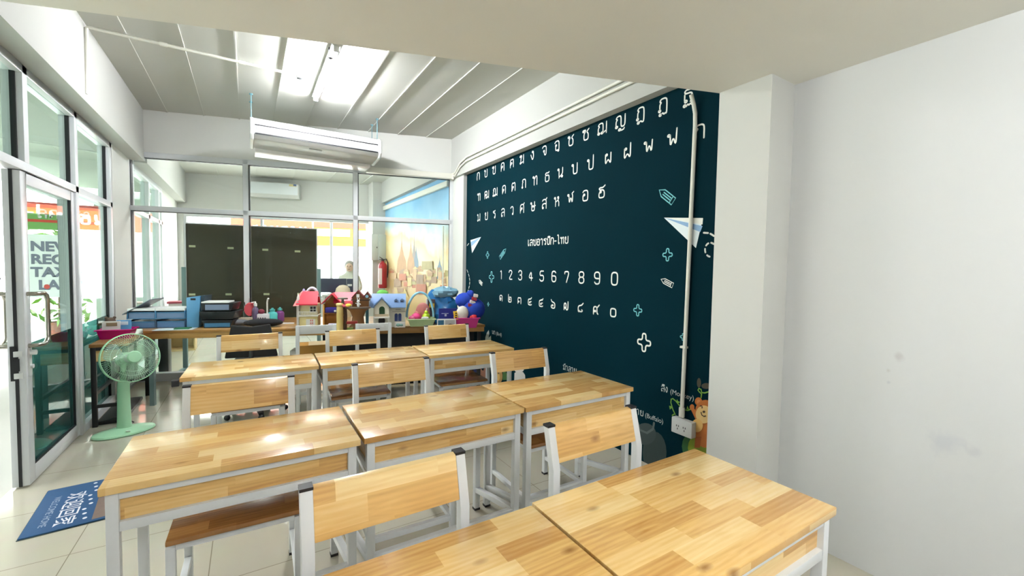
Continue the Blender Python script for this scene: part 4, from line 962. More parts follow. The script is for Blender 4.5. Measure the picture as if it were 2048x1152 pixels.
fg = thing('toy_figure', 'small white toy rabbit standing on the tree house deck', 'toy figure', t.location + Matrix.Rotation(SK, 3, 'Z') @ Vector((.03, -.02, .25)), SK)
MB().ball((0, 0, .026), .015, .012, .026).ball((0, -.003, .062), .016, .014, .015).tube([(-.007, 0, .072), (-.010, 0, .10)], .005, 6).tube([(.007, 0, .072), (.012, 0, .098)], .005, 6).tube([(-.012, 0, .04), (-.026, -.01, .045)], .005, 6).tube([(.012, 0, .04), (.024, -.01, .03)], .005, 6).build('body', C('white_rabbit', 226, 226, 226), fg)
t, k = ctr('toy_house', 'cream toy cottage with a slate blue roof', 'toy house', 778, 656, 'toy houses')
MB().box(-.17, .18, .06, .20, 0, .24).build('walls', C('ivory_wall_plastic', 222, 218, 200), t, bevel=.003)
MB().box(-.155, .0, -.02, .08, .13, .24).prism([(-.155, -.02, .24), (.0, -.02, .24), (-.078, -.02, .325)], (0, .1, 0)).build('front_gable', C('ivory_wall_plastic', 222, 218, 200), t)
MB().prism([(-.215, .02, .225), (.185, .02, .225), (.185, .13, .365), (-.19, .13, .365)], (0, 0, .014)).prism([(-.215, .24, .225), (.185, .24, .225), (.185, .13, .365), (-.19, .13, .365)], (0, 0, .014)).build('roof', SLATE, t)
gable(t, -.165, .010, -.03, .14, .235, .10, SLATE, axis='y', name='front_roof')
MB().box(-.105, -.045, -.024, -.015, .145, .215).lathe([(0, -.004), (.03, -.004), (.03, .004), (0, .004)], 18, c=(-.075, -.02, .215), M=Matrix.Rotation(PI/2, 3, 'X')).build('arched_door', C('dark_green_arch', 26, 66, 34), t)
MB().box(-.15, -.005, -.026, -.018, .13, .16).build('balcony', C('stone_beige', 180, 164, 136), t)
MB().box(-.165, .005, -.06, .06, .118, .132).build('porch_roof', WHT, t)
for x in (-.158, -.002): MB().box(x-.004, x+.004, -.055, -.047, 0, .118).build('porch_post', WHT, t)
MB().box(-.115, -.045, .052, .06, 0, .085).lathe([(0, -.004), (.035, -.004), (.035, .004), (0, .004)], 18, c=(-.08, .056, .085), M=Matrix.Rotation(PI/2, 3, 'X')).build('arched_window', C('dark_arch', 36, 28, 26), t)
MB().box(.06, .095, .05, .062, .07, .14).lathe([(0, -.004), (.0175, -.004), (.0175, .004), (0, .004)], 14, c=(.0775, .056, .14), M=Matrix.Rotation(PI/2, 3, 'X')).build('shutter', C('navy_shutter', 34, 52, 100), t)
MB().box(.10, .135, .05, .062, .07, .14).lathe([(0, -.004), (.0175, -.004), (.0175, .004), (0, .004)], 14, c=(.1175, .056, .14), M=Matrix.Rotation(PI/2, 3, 'X')).build('shutter', C('navy_shutter', 34, 52, 100), t)
mb = MB().box(.035, .18, .052, .062, .175, .182)
mb.prism([(.06, .054, .195), (.14, .054, .195), (.12, .054, .207), (.08, .054, .207)], (0, .008, 0)); mb.build('moulding', C('grey_moulding', 170, 166, 156), t)
for x in (.075, .14):
    d_ = MB().box(x-.02, x+.02, .05, .10, .285, .31).prism([(x-.024, .048, .308), (x+.024, .048, .308), (x, .048, .328)], (0, .05, 0)).build('dormer', C('slate_dormer', 104, 136, 180), t)
    MB().box(x-.012, x-.002, .046, .052, .29, .303).box(x+.002, x+.012, .046, .052, .29, .303).build('pane', C('dark_window', 40, 36, 40), d_)
MB().box(.06, .175, .02, .05, 0, .06).build('picture_board', C('pale_board', 216, 212, 206), t)
MB().ball((.10, .02, .03), .025, .006, .018).ball((.135, .02, .028), .02, .006, .014).build('picture', C('soft_teal', 130, 168, 160), t)
t, k = ctr('toy_dome', 'green toy dome peeping over the slate blue roof', 'toy', 765, 640)
MB().lathe([(.075, 0), (.075, .33), (.07, .36), (.04, .385), (0, .392)], 20).build('dome', C('leaf_green_plastic', 110, 196, 84), t)
t, k = ctr('woven_hat', 'round beige woven hat behind the red toy roofs', 'hat', 686, 634)
MB().lathe([(.105, 0), (.10, .24), (.102, .32), (.085, .39), (.048, .425), (0, .435)], 24).build('crown', C('beige_straw', 206, 194, 164, rough=.9, noise=.25, scale=60, bump=.6), t)
# toy baskets
def basket(t, w, d, h, m, flare=.03, th=.006, name='basket'):
    mb = MB(); a = [(-w/2+flare, 0), (w/2-flare, 0), (w/2-flare, d), (-w/2+flare, d)]; b_ = [(-w/2, -flare), (w/2, -flare), (w/2, d+flare), (-w/2, d+flare)]
    vs = [(x, y, 0) for x, y in a]+[(x, y, h) for x, y in b_]+[(x*(1-.06), y*(.94)+.004, h) for x, y in b_]+[(x*.94, y*.94+.004, th) for x, y in a]
    fs = [(3, 2, 1, 0), (12, 13, 14, 15)]
    for i in range(4):
        j = (i+1) % 4; fs += [(i, j, 4+j, 4+i), (4+i, 4+j, 8+j, 8+i), (8+i, 8+j, 12+j, 12+i)]
    mb.add(vs, fs); o = mb.build(name, m, t, smooth=20)
    r = MB(); q = [(-w/2-.008, -flare-.008), (w/2+.008, -flare-.008), (w/2+.008, d+flare+.008), (-w/2-.008, d+flare+.008)]
    r.tube([(x, y, h) for x, y in q], .007, 6, closed=True); r.build('rim', m, t)
    return o
t, k = ctr('toy_basket', 'pale green basket of pink toys with a blue hoop handle', 'basket', 843, 653)
basket(t, .31, .15, .085, C('pale_green_clear', 176, 198, 150, rough=.25))
MB().tube([(.155*math.cos(PI*j/24)-.01, .10, .10+.29*math.sin(PI*j/24)) for j in range(25)], .014, 10).build('hoop', C('sky_hoop', 146, 206, 228, rough=.3), t)
def toy(par, off, lab, m, *balls, cat='toy', name='toy_ball'):
    o = thing(name, lab, cat, par.location + Matrix.Rotation(SK, 3, 'Z') @ Vector(off), SK)
    mb = MB()
    for b_ in balls: mb.ball(*b_)
    mb.build('body', m, o); return o
q = toy(t, (.055, .03, .012), 'lime green toy pear in the pale green basket', C('lime_plastic', 186, 214, 40), ((0, 0, .10), .046, .04, .042), ((0, 0, .145), .024, .022, .026), name='toy_pear')
MB().tube([(0, 0, .165), (.01, 0, .20)], .006, 6).build('stem', PAPER, q)
toy(t, (-.06, .05, .012), 'bright pink toy cup in the pale green basket', C('hot_pink', 222, 60, 128), ((0, 0, .09), .06, .04, .05), name='toy_cup')
toy(t, (.02, .10, .012), 'pink toy rabbit house at the back of the pale green basket', C('dusty_pink', 196, 122, 116), ((0, 0, .14), .085, .03, .12), ((-.06, 0, .10), .05, .03, .07), name='toy_block')
toy(t, (.0, -.008, .012), 'white toy saucer at the front of the pale green basket', PAPER, ((.04, 0, .085), .045, .012, .02), name='toy_saucer')
toy(t, (-.11, .02, .012), 'pink toy ring in the left of the pale green basket', C('rose_pink', 226, 110, 150), ((0, 0, .085), .035, .02, .03), name='toy_ring')
t, k = ctr('picture_box', 'dark toy box with a yellow picture behind the blue hoop', 'box', 868, 650)
MB().box(-.08, .02, .10, .16, 0, .30).build('box', C('charcoal_box', 66, 58, 66), t, bevel=.003); MB().box(-.05, .01, .096, .101, .20, .25).build('picture', C('yellow_patch', 210, 178, 40), t)
MB().box(-.085, -.07, .095, .16, 0, .30).build('edge', PAPER, t)
t, k = ctr('plastic_bag', 'large blue clear plastic bag of toys on the counter', 'bag', 888, 648)
mb = MB(); rows, cols = 12, 22; vs = []
random.seed(3)
for i in range(rows+1):
    f = i/rows
    for j in range(cols):
        a = 2*PI*j/cols; z = .36*f+.05*f*math.sin(2*a+1.2); rr = (.215-.11*f**1.6+.035*math.sin(3*a+5*f)*(.3+f))*(1+.16*(random.random()-.5)*(f > .05)); vs.append((rr*math.cos(a)-.02*f, .14+rr*.55*math.sin(a), z+.025*(random.random()-.5)*(f > .1)))
fs = [(i*cols+j, i*cols+(j+1) % cols, (i+1)*cols+(j+1) % cols, (i+1)*cols+j) for i in range(rows) for j in range(cols)] + [tuple(range(cols))[::-1], tuple(rows*cols+j for j in range(cols))]
mb.add(vs, fs); mb.build('bag', C('blue_film', 44, 116, 176, rough=.12), t, smooth=25)
MB().ball((.02, .13, .375), .17, .09, .075, n=18, bumpy=.28).build('crumpled_top', C('pale_blue_film', 132, 176, 196, rough=.12), t, smooth=20)
t, k = ctr('toy_box', 'dark blue toy box standing in front of the blue plastic bag', 'box', 895, 654)
MB().box(-.10, .11, 0, .02, 0, .215).build('box', C('royal_blue_card', 24, 34, 128), t); MB().box(-.07, .01, -.003, .0, .155, .160).box(-.035, -.012, -.003, 0, .125, .15).build('print', C('pale_print', 170, 178, 206), t)
t, k = ctr('photo_card', 'white card with two small pictures in front of the dark blue toy box', 'card', 893, 658)
MB().box(-.105, .105, 0, .004, 0, .115).build('card', PAPER, t); MB().box(-.095, -.03, -.002, 0, .01, .10).build('picture', C('teal_photo', 40, 96, 130), t)
MB().box(-.015, .095, -.002, 0, .01, .10).build('picture', C('grey_photo', 176, 172, 170), t); MB().prism([(-.01, -.003, .02), (.09, -.003, .02), (.085, -.003, .05), (.04, -.003, .06), (.0, -.003, .045)], (0, .001, 0)).build('picture', C('dark_car_photo', 54, 42, 38), t)
t, k = ctr('toy_basket', 'magenta basket of toys at the mural end of the counter', 'basket', 934, 656)
basket(t, .27, .14, .115, C('magenta_plastic', 196, 58, 132, rough=.3))
pl = toy(t, (.03, .08, .02), 'large royal blue soft toy with red and white stripes in the magenta basket', C('royal_blue_plush', 30, 66, 176, rough=.9, bump=.5), ((.06, 0, .19), .135, .10, .125), ((-.04, .03, .29), .115, .08, .09), ((.02, .02, .36), .05, .05, .05), cat='soft toy', name='soft_toy')
for i in range(4):
    MB().prism([(-.02+.022*i, -.085+.006*i, .23+.035*i), (.045+.016*i, -.085+.006*i, .21+.04*i), (.05+.016*i, -.085+.006*i, .238+.04*i), (-.015+.022*i, -.085+.006*i, .262+.035*i)], (0, .03, .006)).build('stripe', [C('stripe_red', 168, 44, 48), C('stripe_white', 216, 206, 200)][i % 2], pl)
toy(t, (-.055, .0, .02), 'white oval toy shell leaning out of the magenta basket', C('white_shell', 232, 226, 216), ((0, 0, .15), .07, .03, .085), name='toy_shell')
toy(t, (.08, .0, .02), 'red toy lump at the rim of the magenta basket', C('toy_red', 206, 40, 50), ((0, 0, .11), .035, .03, .025), ((-.03, 0, .105), .02, .02, .02), name='toy_ball')
o = thing('toy_card', 'yellow printed toy strip at the left of the magenta basket', 'toy', t.location + Matrix.Rotation(SK, 3, 'Z') @ Vector((-.13, -.03, .10)), SK)
MB().prism([(-.02, 0, 0), (.025, 0, .0), (.01, 0, .10), (-.035, 0, .095)], (0, .006, 0)).build('card', C('yellow_card', 232, 190, 50), o)
mb = MB()
for i in range(3): mb.box(-.012, .010, -.001, .0005, .02+.024*i, .032+.024*i)
mb.build('print', M_BLACK, o)
# things on the black side desk
def on_desk(x, y): return Vector((x, y, .74))
t = thing('book_basket', 'magenta plastic basket of picture books on the black side desk', 'basket', (-1.075, 5.36, .74), SK*.3)
basket(t, .25, .14, .085, C('magenta_tray_plastic', 190, 12, 112, rough=.25), flare=.02)
for i, (nm, lab, c, x0, x1, z) in enumerate((('picture_book', 'white picture book with a brown picture in the magenta basket', (214, 210, 206), -.10, .03, .15), ('picture_book', 'blue and white picture book in the magenta basket', (88, 150, 196), .0, .105, .155))):
    o = thing(nm, lab, 'book', t.location + Vector((0, .05+.03*i, .012)), SK*.3)
    MB().box(x0, x1, 0, .018, 0, z).build('cover', C('book_cover_%d' % i, *c), o); MB().box(x0+.03, x1-.02, -.002, .001, z-.045, z-.012).build('cover_picture', C('book_pic_%d' % i, *((132, 110, 84) if i == 0 else (206, 216, 226))), o)
o = thing('soft_toy', 'small brown soft toy behind the magenta book basket', 'soft toy', (-1.17, 5.70, .74), 0)
MB().ball((0, 0, .06), .045, .045, .06).ball((0, -.01, .135), .042, .04, .04).ball((-.03, -.01, .17), .014, .01, .014).ball((.03, -.01, .17), .014, .01, .014).build('body', C('brown_plush', 92, 74, 62, rough=.95, bump=.5), o)

# ------------------------------------------------------------------ chairs by the counter, boxes under it
def plain_chair(u0, v0, y, label):
    p = ony(u0, v0, y); t = thing('white_chair', label, 'chair', (p.x+.17, p.y, 0), SK*.4, 'white chairs'); H = p.z
    for s in (-1, 1):
        MB().box(s*.165-.017, s*.165+.017, -.017, .017, 0, H).build('rear_leg', M_STEELW, t, bevel=.003); MB().box(s*.165-.017, s*.165+.017, .36, .394, 0, .44).build('front_leg', M_STEELW, t, bevel=.003)
    MB().box(-.148, .148, -.012, .012, H-.085, H-.002).build('top_rail', M_STEELW, t, bevel=.003)
    MB().box(-.19, .19, -.02, .40, .44, .465).build('seat', M_STEELW, t, bevel=.005)
    MB().box(-.148, .148, -.010, .010, .20, .23).build('stretcher', M_STEELW, t)
plain_chair(594, 652, 4.52, 'plain white chair against the counter below the cream toy house')
plain_chair(714, 648, 4.56, 'plain white chair against the counter below the slate roofed cottage')
M_OFC = C('black_fabric', 26, 25, 24, rough=.9, noise=.25, scale=120)
t = thing('office_chair', 'black office chair tucked at the counter behind the far left desk', 'chair', (.02, 4.62, 0), -.15)
MB().prism([(-.21, -.02, .60), (.22, -.02, .60), (.15, .03, .90), (.0, .015, .882), (-.165, .03, .90)], (0, .035, .0)).build('backrest', M_OFC, t, bevel=.012)
MB().box(-.21, .24, .0, .44, .45, .52).build('seat', M_OFC, t, bevel=.025, seg=3)
MB().tube([(0, .0, .48), (0, -.03, .56), (0, .0, .66)], .02, 8).tube([(0, .22, .10), (0, .22, .46)], .025, 10).build('column', M_BLKSTEEL, t)
mb = MB()
for k_ in range(5): a = 2*PI*k_/5; mb.bar((0, .22, .10), (.26*math.cos(a), .22+.26*math.sin(a), .06), .04, .03)
mb.build('star_base', M_BLKSTEEL, t)
for k_ in range(5):
    a = 2*PI*k_/5; MB().ball((.26*math.cos(a), .22+.26*math.sin(a), .026), .026).build('castor', M_BLACK, t)
BOXX = ony(594, 652, 4.52).x+.17
t = thing('cardboard_box', 'brown cardboard box standing on the seat of the left white chair', 'box', (BOXX, 4.62, .466), SK*.4)
MB().box(-.155, .17, 0, .24, 0, .20).build('box', C('brown_cardboard', 150, 108, 40, rough=.85), t, bevel=.003); MB().box(-.06, .14, -.002, .242, .201, .203).build('tape', C('pale_tape', 176, 156, 120), t)
t = thing('bright_patch_box', 'white box standing in for bright background under the counter, left of the white chairs', 'box', cp(1.30, .16, 0), SK)
MB().box(0, .24, 0, .22, 0, .50).build('box', C('bright_patch_white', 236, 230, 226, rough=.8), t, bevel=.003); MB().prism([(.24, 0, .50), (.24, .2, .50), (.31, .2, .53), (.31, 0, .53)], (0, 0, .004)).build('flap', C('bright_patch_white', 236, 230, 226), t)  # background brightness under the counter, built as a white box
t = thing('waste_bin', 'slim dark waste bin with a pale rim beyond the glass behind the fan', 'bin', (-.93, 7.05, 0))
MB().box(-.05, .05, -.14, .14, 0, .50).build('bin', C('dark_bin', 48, 54, 54), t, bevel=.006)
MB().box(-.055, .055, -.145, .145, .50, .52).build('rim', C('pale_rim', 206, 196, 176), t)

# ------------------------------------------------------------------ the room behind the glass
def rp(s, n, z): return A2 + ES*s + EN*n + Vector((0, 0, z))
bl = ony(372, 447, 7.15); brr = ony(633, 457, 6.85)
bv = Vector((brr.x-bl.x, brr.y-bl.y, 0)); bw = bv.length; bang = math.atan2(bv.y, bv.x)
t = thing('rolling_board', 'large dark free standing board behind the glass partition', 'board', (bl.x, bl.y, 0), bang)
bh = 2.0
MB().box(0, bw, -.012, .012, .66, bh).build('panel', C('dark_olive_board', 72, 67, 52, rough=.5, spec=.2), t)
f = MB().box(-.012, bw+.012, -.018, .018, bh, bh+.014).box(-.012, bw+.012, -.018, .018, .646, .66).box(-.012, 0, -.018, .018, .66, bh).box(bw, bw+.012, -.018, .018, .66, bh)
f.build('frame', M_ALU, t)
for x in (-.03, bw+.03):
    MB().box(x-.026, x+.026, -.02, .02, .06, 1.42).build('leg', C('teal_grey_steel', 118, 146, 146, rough=.4), t, bevel=.003)
    MB().box(x-.03, x+.03, -.26, .26, .03, .06).build('foot', MATS['teal_grey_steel'], t, bevel=.004)
for x, z in ((.06, 1.70), (.50, 1.69), (.92, 1.68), (1.33, 1.67), (.05, 1.05), (.47, 1.05), (.93, 1.05), (1.36, 1.05)):
    MB().box(x-.028, x+.045, -.0145, -.012, z-.014, z+.014).build('label_clip', C('pale_clip', 198, 202, 160), t)
# temple mural on the right wall of the second room (a generic painted skyline)
tm = thing('temple_mural', 'pastel wall mural of pointed towers under a yellow and blue sky, behind the glass', 'mural')
m = bpy.data.materials.new('painted_sky_print'); m.use_nodes = True; nt = m.node_tree; b = nt.nodes['Principled BSDF']; b.inputs['Roughness'].default_value = .5
tc = nt.nodes.new('ShaderNodeTexCoord'); sp = nt.nodes.new('ShaderNodeSeparateXYZ'); nz = nt.nodes.new('ShaderNodeTexNoise'); nz.inputs['Scale'].default_value = .9; nz.inputs['Detail'].default_value = 5
nt.links.new(tc.outputs['Object'], sp.inputs[0]); nt.links.new(tc.outputs['Object'], nz.inputs['Vector'])
m1 = nt.nodes.new('ShaderNodeMath'); m1.operation = 'MULTIPLY_ADD'; m1.inputs[1].default_value = -.09; m1.inputs[2].default_value = .68; nt.links.new(sp.outputs[1], m1.inputs[0])
m2 = nt.nodes.new('ShaderNodeMath'); m2.operation = 'MULTIPLY_ADD'; m2.inputs[1].default_value = .9; nt.links.new(nz.outputs['Fac'], m2.inputs[0]); nt.links.new(m1.outputs[0], m2.inputs[2])
m3 = nt.nodes.new('ShaderNodeMath'); m3.operation = 'MULTIPLY_ADD'; m3.inputs[1].default_value = .62; nt.links.new(sp.outputs[2], m3.inputs[0]); nt.links.new(m2.outputs[0], m3.inputs[2])
m4_ = nt.nodes.new('ShaderNodeMath'); m4_.operation = 'SUBTRACT'; m4_.inputs[1].default_value = 1.15; nt.links.new(m3.outputs[0], m4_.inputs[0])
cr = nt.nodes.new('ShaderNodeValToRGB'); nt.links.new(m4_.outputs[0], cr.inputs['Fac'])
e = cr.color_ramp.elements; e[0].position = .0; e[0].color = rgb(206, 172, 118); e[1].position = 1; e[1].color = rgb(112, 170, 210)  # blues lightened to paint in haze reflected on the glass
for p_, c_ in ((.25, (226, 198, 140)), (.42, (234, 220, 166)), (.55, (232, 200, 140)), (.64, (206, 216, 202)), (.80, (140, 190, 220))):
    x = cr.color_ramp.elements.new(p_); x.color = rgb(*c_)
nt.links.new(cr.outputs['Color'], b.inputs['Base Color'])
MB().box(XR-.0045, XR-.0015, 5.80, 9.40, .002, 2.855).build('panel', m, tm)
def VX(layer): return XR-.0050-.0004*layer
def tp(name, cols, shapes):
    mb = MB(); ms = [mat('paint_%d_%d_%d' % c, rgb(*c), .6, noise=.35, scale=9) for c in cols]
    for i, (k, pts) in enumerate(shapes):
        mb.slot(k); mb.poly([onx(750+x/4.8, 360+y/4.8, VX(1+i*.5)) for x, y in pts])
    return mb.build(name, ms, tm, smooth=0)
def spire(x, top, base, w):
    P = ((0, 0), (.022, .35), (.06, .52), (.14, .66), (.17, .70), (.22, .80), (.30, .86), (.42, 1.0))
    R_ = [(x+w*a, top+(base-top)*b_) for a, b_ in P]; L_ = [(x-w*a, top+(base-top)*b_) for a, b_ in P[1:]]
    return R_ + [(x+w*.5, base+110), (x-w*.5, base+110)] + L_[::-1]
tp('painted_spires', [(196, 148, 96), (160, 150, 140), (206, 158, 108), (128, 150, 166)],
   [(1, spire(376, 470, 770, 80)), (3, spire(396, 560, 780, 50)), (2, spire(344, 500, 790, 80)), (0, spire(256, 490, 780, 96)), (3, spire(620, 700, 840, 50))])
random.seed(11)
shp = []
for i in range(46):
    x = 120+random.random()*560; y = 840+random.random()*230; w_ = 26+random.random()*50; h_ = 26+random.random()*60
    shp.append((random.randrange(6), [(x, y), (x+w_, y+random.uniform(-4, 4)), (x+w_, y+h_), (x, y+h_)]))
    if random.random() < .45: shp.append((random.randrange(6), [(x-8, y), (x+w_*.5, y-26), (x+w_+8, y)]))
shp += [(5, [(450, 780), (550, 780), (556, 860), (446, 860)]), (2, [(230, 900), (298, 900), (298, 965), (230, 965)]), (2, [(398, 1000), (490, 1000), (490, 1100), (390, 1100)])]
for x in (140, 205, 285): shp += [(1, [(x, 1040), (x+40, 1130), (x-40, 1130)])]
tp('painted_roofs', [(206, 160, 112), (230, 204, 138), (204, 122, 84), (176, 140, 106), (222, 178, 128), (196, 178, 118)], [(k, p) for k, p in shp])
tag(MB().bar((XR-.03, 5.9, 2.72), (XR-.03, 9.41, 2.745), .05, .085).build('pipe_trunking', M_COND, bevel=.006), 'white trunking running over the top of the pastel mural', 'trunking')
tag(MB().tube([(XR-.040, 6.05, 0), (XR-.040, 6.05, 2.1)], .012, 8).build('cable_conduit', M_COND), 'thin pale vertical conduit over the pastel mural', 'conduit')
t = thing('distribution_board', 'grey electric box on the pilaster above the red extinguisher', 'electric box', (2.30, 9.42, 1.95))
MB().box(.10, .262, -.10, 0, -.34, .22).build('cabinet', C('pale_grey_enamel', 196, 204, 202, rough=.4), t, bevel=.006)
MB().box(-.04, .10, -.085, 0, -.34, .22).build('door', C('light_grey_enamel', 206, 210, 206, rough=.4), t, bevel=.006)
MB().box(.06, .075, -.10, -.085, -.08, -.05).build('latch', M_BLACK, t)
t = thing('fire_extinguisher', 'red fire extinguisher hanging on the white pilaster behind the glass', 'fire extinguisher', onx(765, 576, 2.44))
MB().lathe([(0, 0), (.085, 0), (.092, .02), (.092, .46), (.075, .52), (.035, .55), (.03, .58), (0, .58)], 24).build('cylinder', C('extinguisher_red', 176, 26, 40, rough=.3), t)
MB().lathe([(.0, .575), (.03, .575), (.03, .62), (0, .62)], 12).bar((0, 0, .62), (-.07, -.02, .66), .025, .012).bar((0, 0, .60), (-.075, -.02, .61), .02, .01).build('valve', M_BLKSTEEL, t)
MB().tube([(.02, -.01, .60), (.07, -.03, .62), (.10, -.03, .54), (.11, -.01, .36), (.10, 0, .22)], .012, 8).build('hose', M_BLACK, t)
mb = MB()
for k_ in range(5):
    a = PI*1.10+k_*.18; mb.prism([(.0935*math.cos(a), .0935*math.sin(a), .08), (.0935*math.cos(a+.18), .0935*math.sin(a+.18), .08), (.0935*math.cos(a+.18), .0935*math.sin(a+.18), .42), (.0935*math.cos(a), .0935*math.sin(a), .42)], (.001*math.cos(a), .001*math.sin(a), 0))
mb.build('label_panel', C('extinguisher_label', 226, 200, 198), t)
# desk with monitor and a seated person
t = thing('office_desk', 'white office desk below the rear window behind the glass', 'desk', (1.15, 8.5, 0), SK)
MB().box(0, 1.25, 0, .45, .90, .93).build('desktop', M_PLASW, t, bevel=.004)
for x in (.02, 1.19): MB().box(x, x+.04, .02, .43, 0, .90).build('side', M_PLASW, t)
MB().box(.06, 1.19, .05, .07, .35, .90).build('modesty_panel', M_PLASW, t)
pm = ony(668, 588, 8.62)
t = thing('computer_monitor', 'dark computer monitor on the white office desk behind the glass', 'monitor', (pm.x, 8.62+.1, .93), SK)
MB().box(-.24, .24, -.015, .02, .03, .30).build('screen_back', C('dark_blue_monitor', 50, 56, 76, rough=.4), t, bevel=.006)
MB().box(-.03, .03, .0, .03, .005, .12).box(-.10, .10, -.05, .08, 0, .008).build('stand', M_BLKSTEEL, t)
pm = ony(701, 578, 8.4)
t = thing('desk_phone', 'dark upright device with a white label beside the monitor', 'device', (pm.x, 8.47, .93), SK)
MB().box(-.055, .055, 0, .06, 0, .30).build('case', C('dark_slate_device', 58, 64, 84, rough=.4), t, bevel=.006); MB().box(-.04, .04, -.004, 0, .16, .20).build('label_panel', PAPER, t)
ph = ony(699, 523, 9.45)
pe = thing('person', 'person in a pale shirt sitting behind the monitor against the bright rear window', 'person', (ph.x, 9.45, 0), SK)
sk = bpy.data.meshes.new('body'); H = ph.z
V = [(0, 0, H-.72), (0, 0, H-.52), (0, 0, H-.34), (0, 0, H-.25), (0, -.01, H-.13), (0, -.005, H-.05),
     (-.17, 0, H-.34), (-.23, -.02, H-.55), (-.20, -.22, H-.62), (.17, 0, H-.34), (.23, -.02, H-.55), (.20, -.22, H-.62),
     (-.10, -.02, H-.76), (-.12, -.42, H-.78), (-.12, -.44, .06), (.10, -.02, H-.76), (.12, -.42, H-.78), (.12, -.44, .06)]
E = [(0, 1), (1, 2), (2, 3), (3, 4), (4, 5), (2, 6), (6, 7), (7, 8), (2, 9), (9, 10), (10, 11), (0, 12), (12, 13), (13, 14), (0, 15), (15, 16), (16, 17)]
RR = [.15, .14, .15, .06, .088, .07, .075, .05, .038, .075, .05, .038, .095, .07, .045, .095, .07, .045]
sk.from_pydata(V, E, []); bo = bpy.data.objects.new('body', sk); COL.objects.link(bo); bo.parent = pe
sm = bo.modifiers.new('skin', 'SKIN'); bo.modifiers.new('smooth', 'SUBSURF').levels = 2; bo.modifiers['smooth'].render_levels = 2
for i, r in enumerate(RR): sk.skin_vertices[0].data[i].radius = (r, r*.8)
sk.skin_vertices[0].data[0].use_root = True
sk.materials.append(C('pale_shirt', 206, 210, 196, rough=.9))
MB().ball((0, .012, H-.085), .098, .108, .11).build('hair', C('haze_paled_hair', 150, 148, 140, rough=.8), pe)  # hair greyed to stand for window haze and overexposure
MB().ball((0, -.028, H-.115), .08, .085, .105).ball((0, -.112, H-.12), .014, .02, .022).ball((-.085, -.01, H-.12), .014, .02, .03).ball((.085, -.01, H-.12), .014, .02, .03).build('face', C('haze_paled_skin', 214, 186, 164, rough=.6), pe)  # skin lightened for the same window glare
MB().ball((-.03, -.105, H-.10), .011, .008, .007).ball((.03, -.105, H-.10), .011, .008, .007).box(-.022, .022, -.113, -.104, H-.168, H-.162).build('eyes_and_mouth', C('dark_features', 70, 44, 40), pe)
for s in (-1, 1):
    hd = MB().ball((s*.195, -.27, H-.635), .036, .05, .016)
    for j in range(4): hd.tube([(s*(.17+.016*j), -.31, H-.635), (s*(.166+.017*j), -.345, H-.637), (s*(.165+.017*j), -.37+.006*abs(j-1.5), H-.645)], .0075, 6)
    hd.tube([(s*.165, -.26, H-.635), (s*.14, -.29, H-.637), (s*.132, -.315, H-.642)], .0085, 6).build('hand', MATS['haze_paled_skin'], pe)
t = thing('office_stool', 'dark stool under the person behind the glass', 'stool', (ph.x, 9.45, 0))
MB().lathe([(0, H-.90), (.18, H-.90), (.19, H-.87), (.18, H-.84), (0, H-.84)], 20).build('seat', M_BLKSTEEL, t); MB().tube([(0, 0, .03), (0, 0, H-.89)], .03, 10).lathe([(0, 0), (.24, 0), (.22, .03), (0, .04)], 20).build('pedestal', M_BLKSTEEL, t)
t = thing('low_shelf', 'pinkish shelf with folders against the left wall behind the glass', 'shelf', (-1.17, 8.9, 0))
MB().box(0, .40, 0, .30, 0, .03).box(0, .40, 0, .30, .62, .65).box(0, .02, 0, .30, .03, .62).box(.38, .40, 0, .30, .03, .62).box(0, .4, .28, .3, .03, .62).build('carcass', C('beige_board', 206, 180, 130), t)
MB().box(.05, .36, .02, .28, .65, .80).build('folder_stack', C('pale_folders', 206, 196, 190), t)
MB().box(.03, .38, .01, .29, .80, .83).build('folder', C('red_folder', 170, 60, 80), t)

# ------------------------------------------------------------------ outside
sg = thing('shop_banner', 'white banner board with grey capital letters seen through the glass door', 'sign', (-2.80, 9.0, 0))
MB().box(0, .96, 0, .03, .93, 1.86).build('board', C('banner_white', 246, 247, 248, rough=.7), sg)
for x in (.03, .90): MB().box(x, x+.03, .0, .03, -.02, .93).build('post', M_ALU, sg)
mb = MB()
for i, s_ in enumerate(('NEW  E', 'REGIST', 'TAX &', 'LAWYE')): put_text(mb, s_, (.10+(.07 if i == 3 else 0), -.004, 1.62-.19*i), (1, 0, 0), (0, 0, 1), .195, 1.0, 'LEFT', .008)
mb.build('lettering', C('banner_grey', 120, 122, 142), sg, smooth=0)
mb = MB().poly([(  .26+.032*math.cos(2*PI*k/20), -.0045, 1.09+.035*math.sin(2*PI*k/20)) for k in range(20)]); mb.build('red_mark', C('banner_red', 222, 84, 76), sg, smooth=0)
sg = thing('shop_sign', 'red and green shop sign with white Thai letters above the white banner', 'sign', (-3.05, 9.3, 0))
MB().box(0, 1.45, 0, .05, 1.95, 2.36).build('board', C('sign_green', 110, 160, 84), sg)
MB().box(0, 1.45, -.005, 0, 2.28, 2.36).box(.1, 1.45, -.005, 0, 2.06, 2.10).build('band', C('sign_red', 196, 60, 42), sg)
mb = MB(); x = .35
for ch in 'ลดาธา':
    glyph(mb, ch, (x, -.007, 2.13), (1, 0, 0), (0, 0, 1), .12, .09, .022); x += .125
mb.build('lettering', PAPER, sg, smooth=0)
for x in (.04, 1.36): MB().box(x, x+.05, 0, .05, -.02, 1.95).build('post', M_ALU, sg)
t = thing('street_sign', 'long orange and red shop sign across the street, over the rear window', 'sign', P0+EN*4.2+ES*(-.4), SK)
MB().box(0, 2.2, 0, .08, 2.28, 2.92).build('board', C('sign_orange_red', 196, 62, 36), t); MB().box(2.25, 5.4, 0, .08, 2.10, 2.92).build('board', C('sign_orange', 206, 116, 30), t)
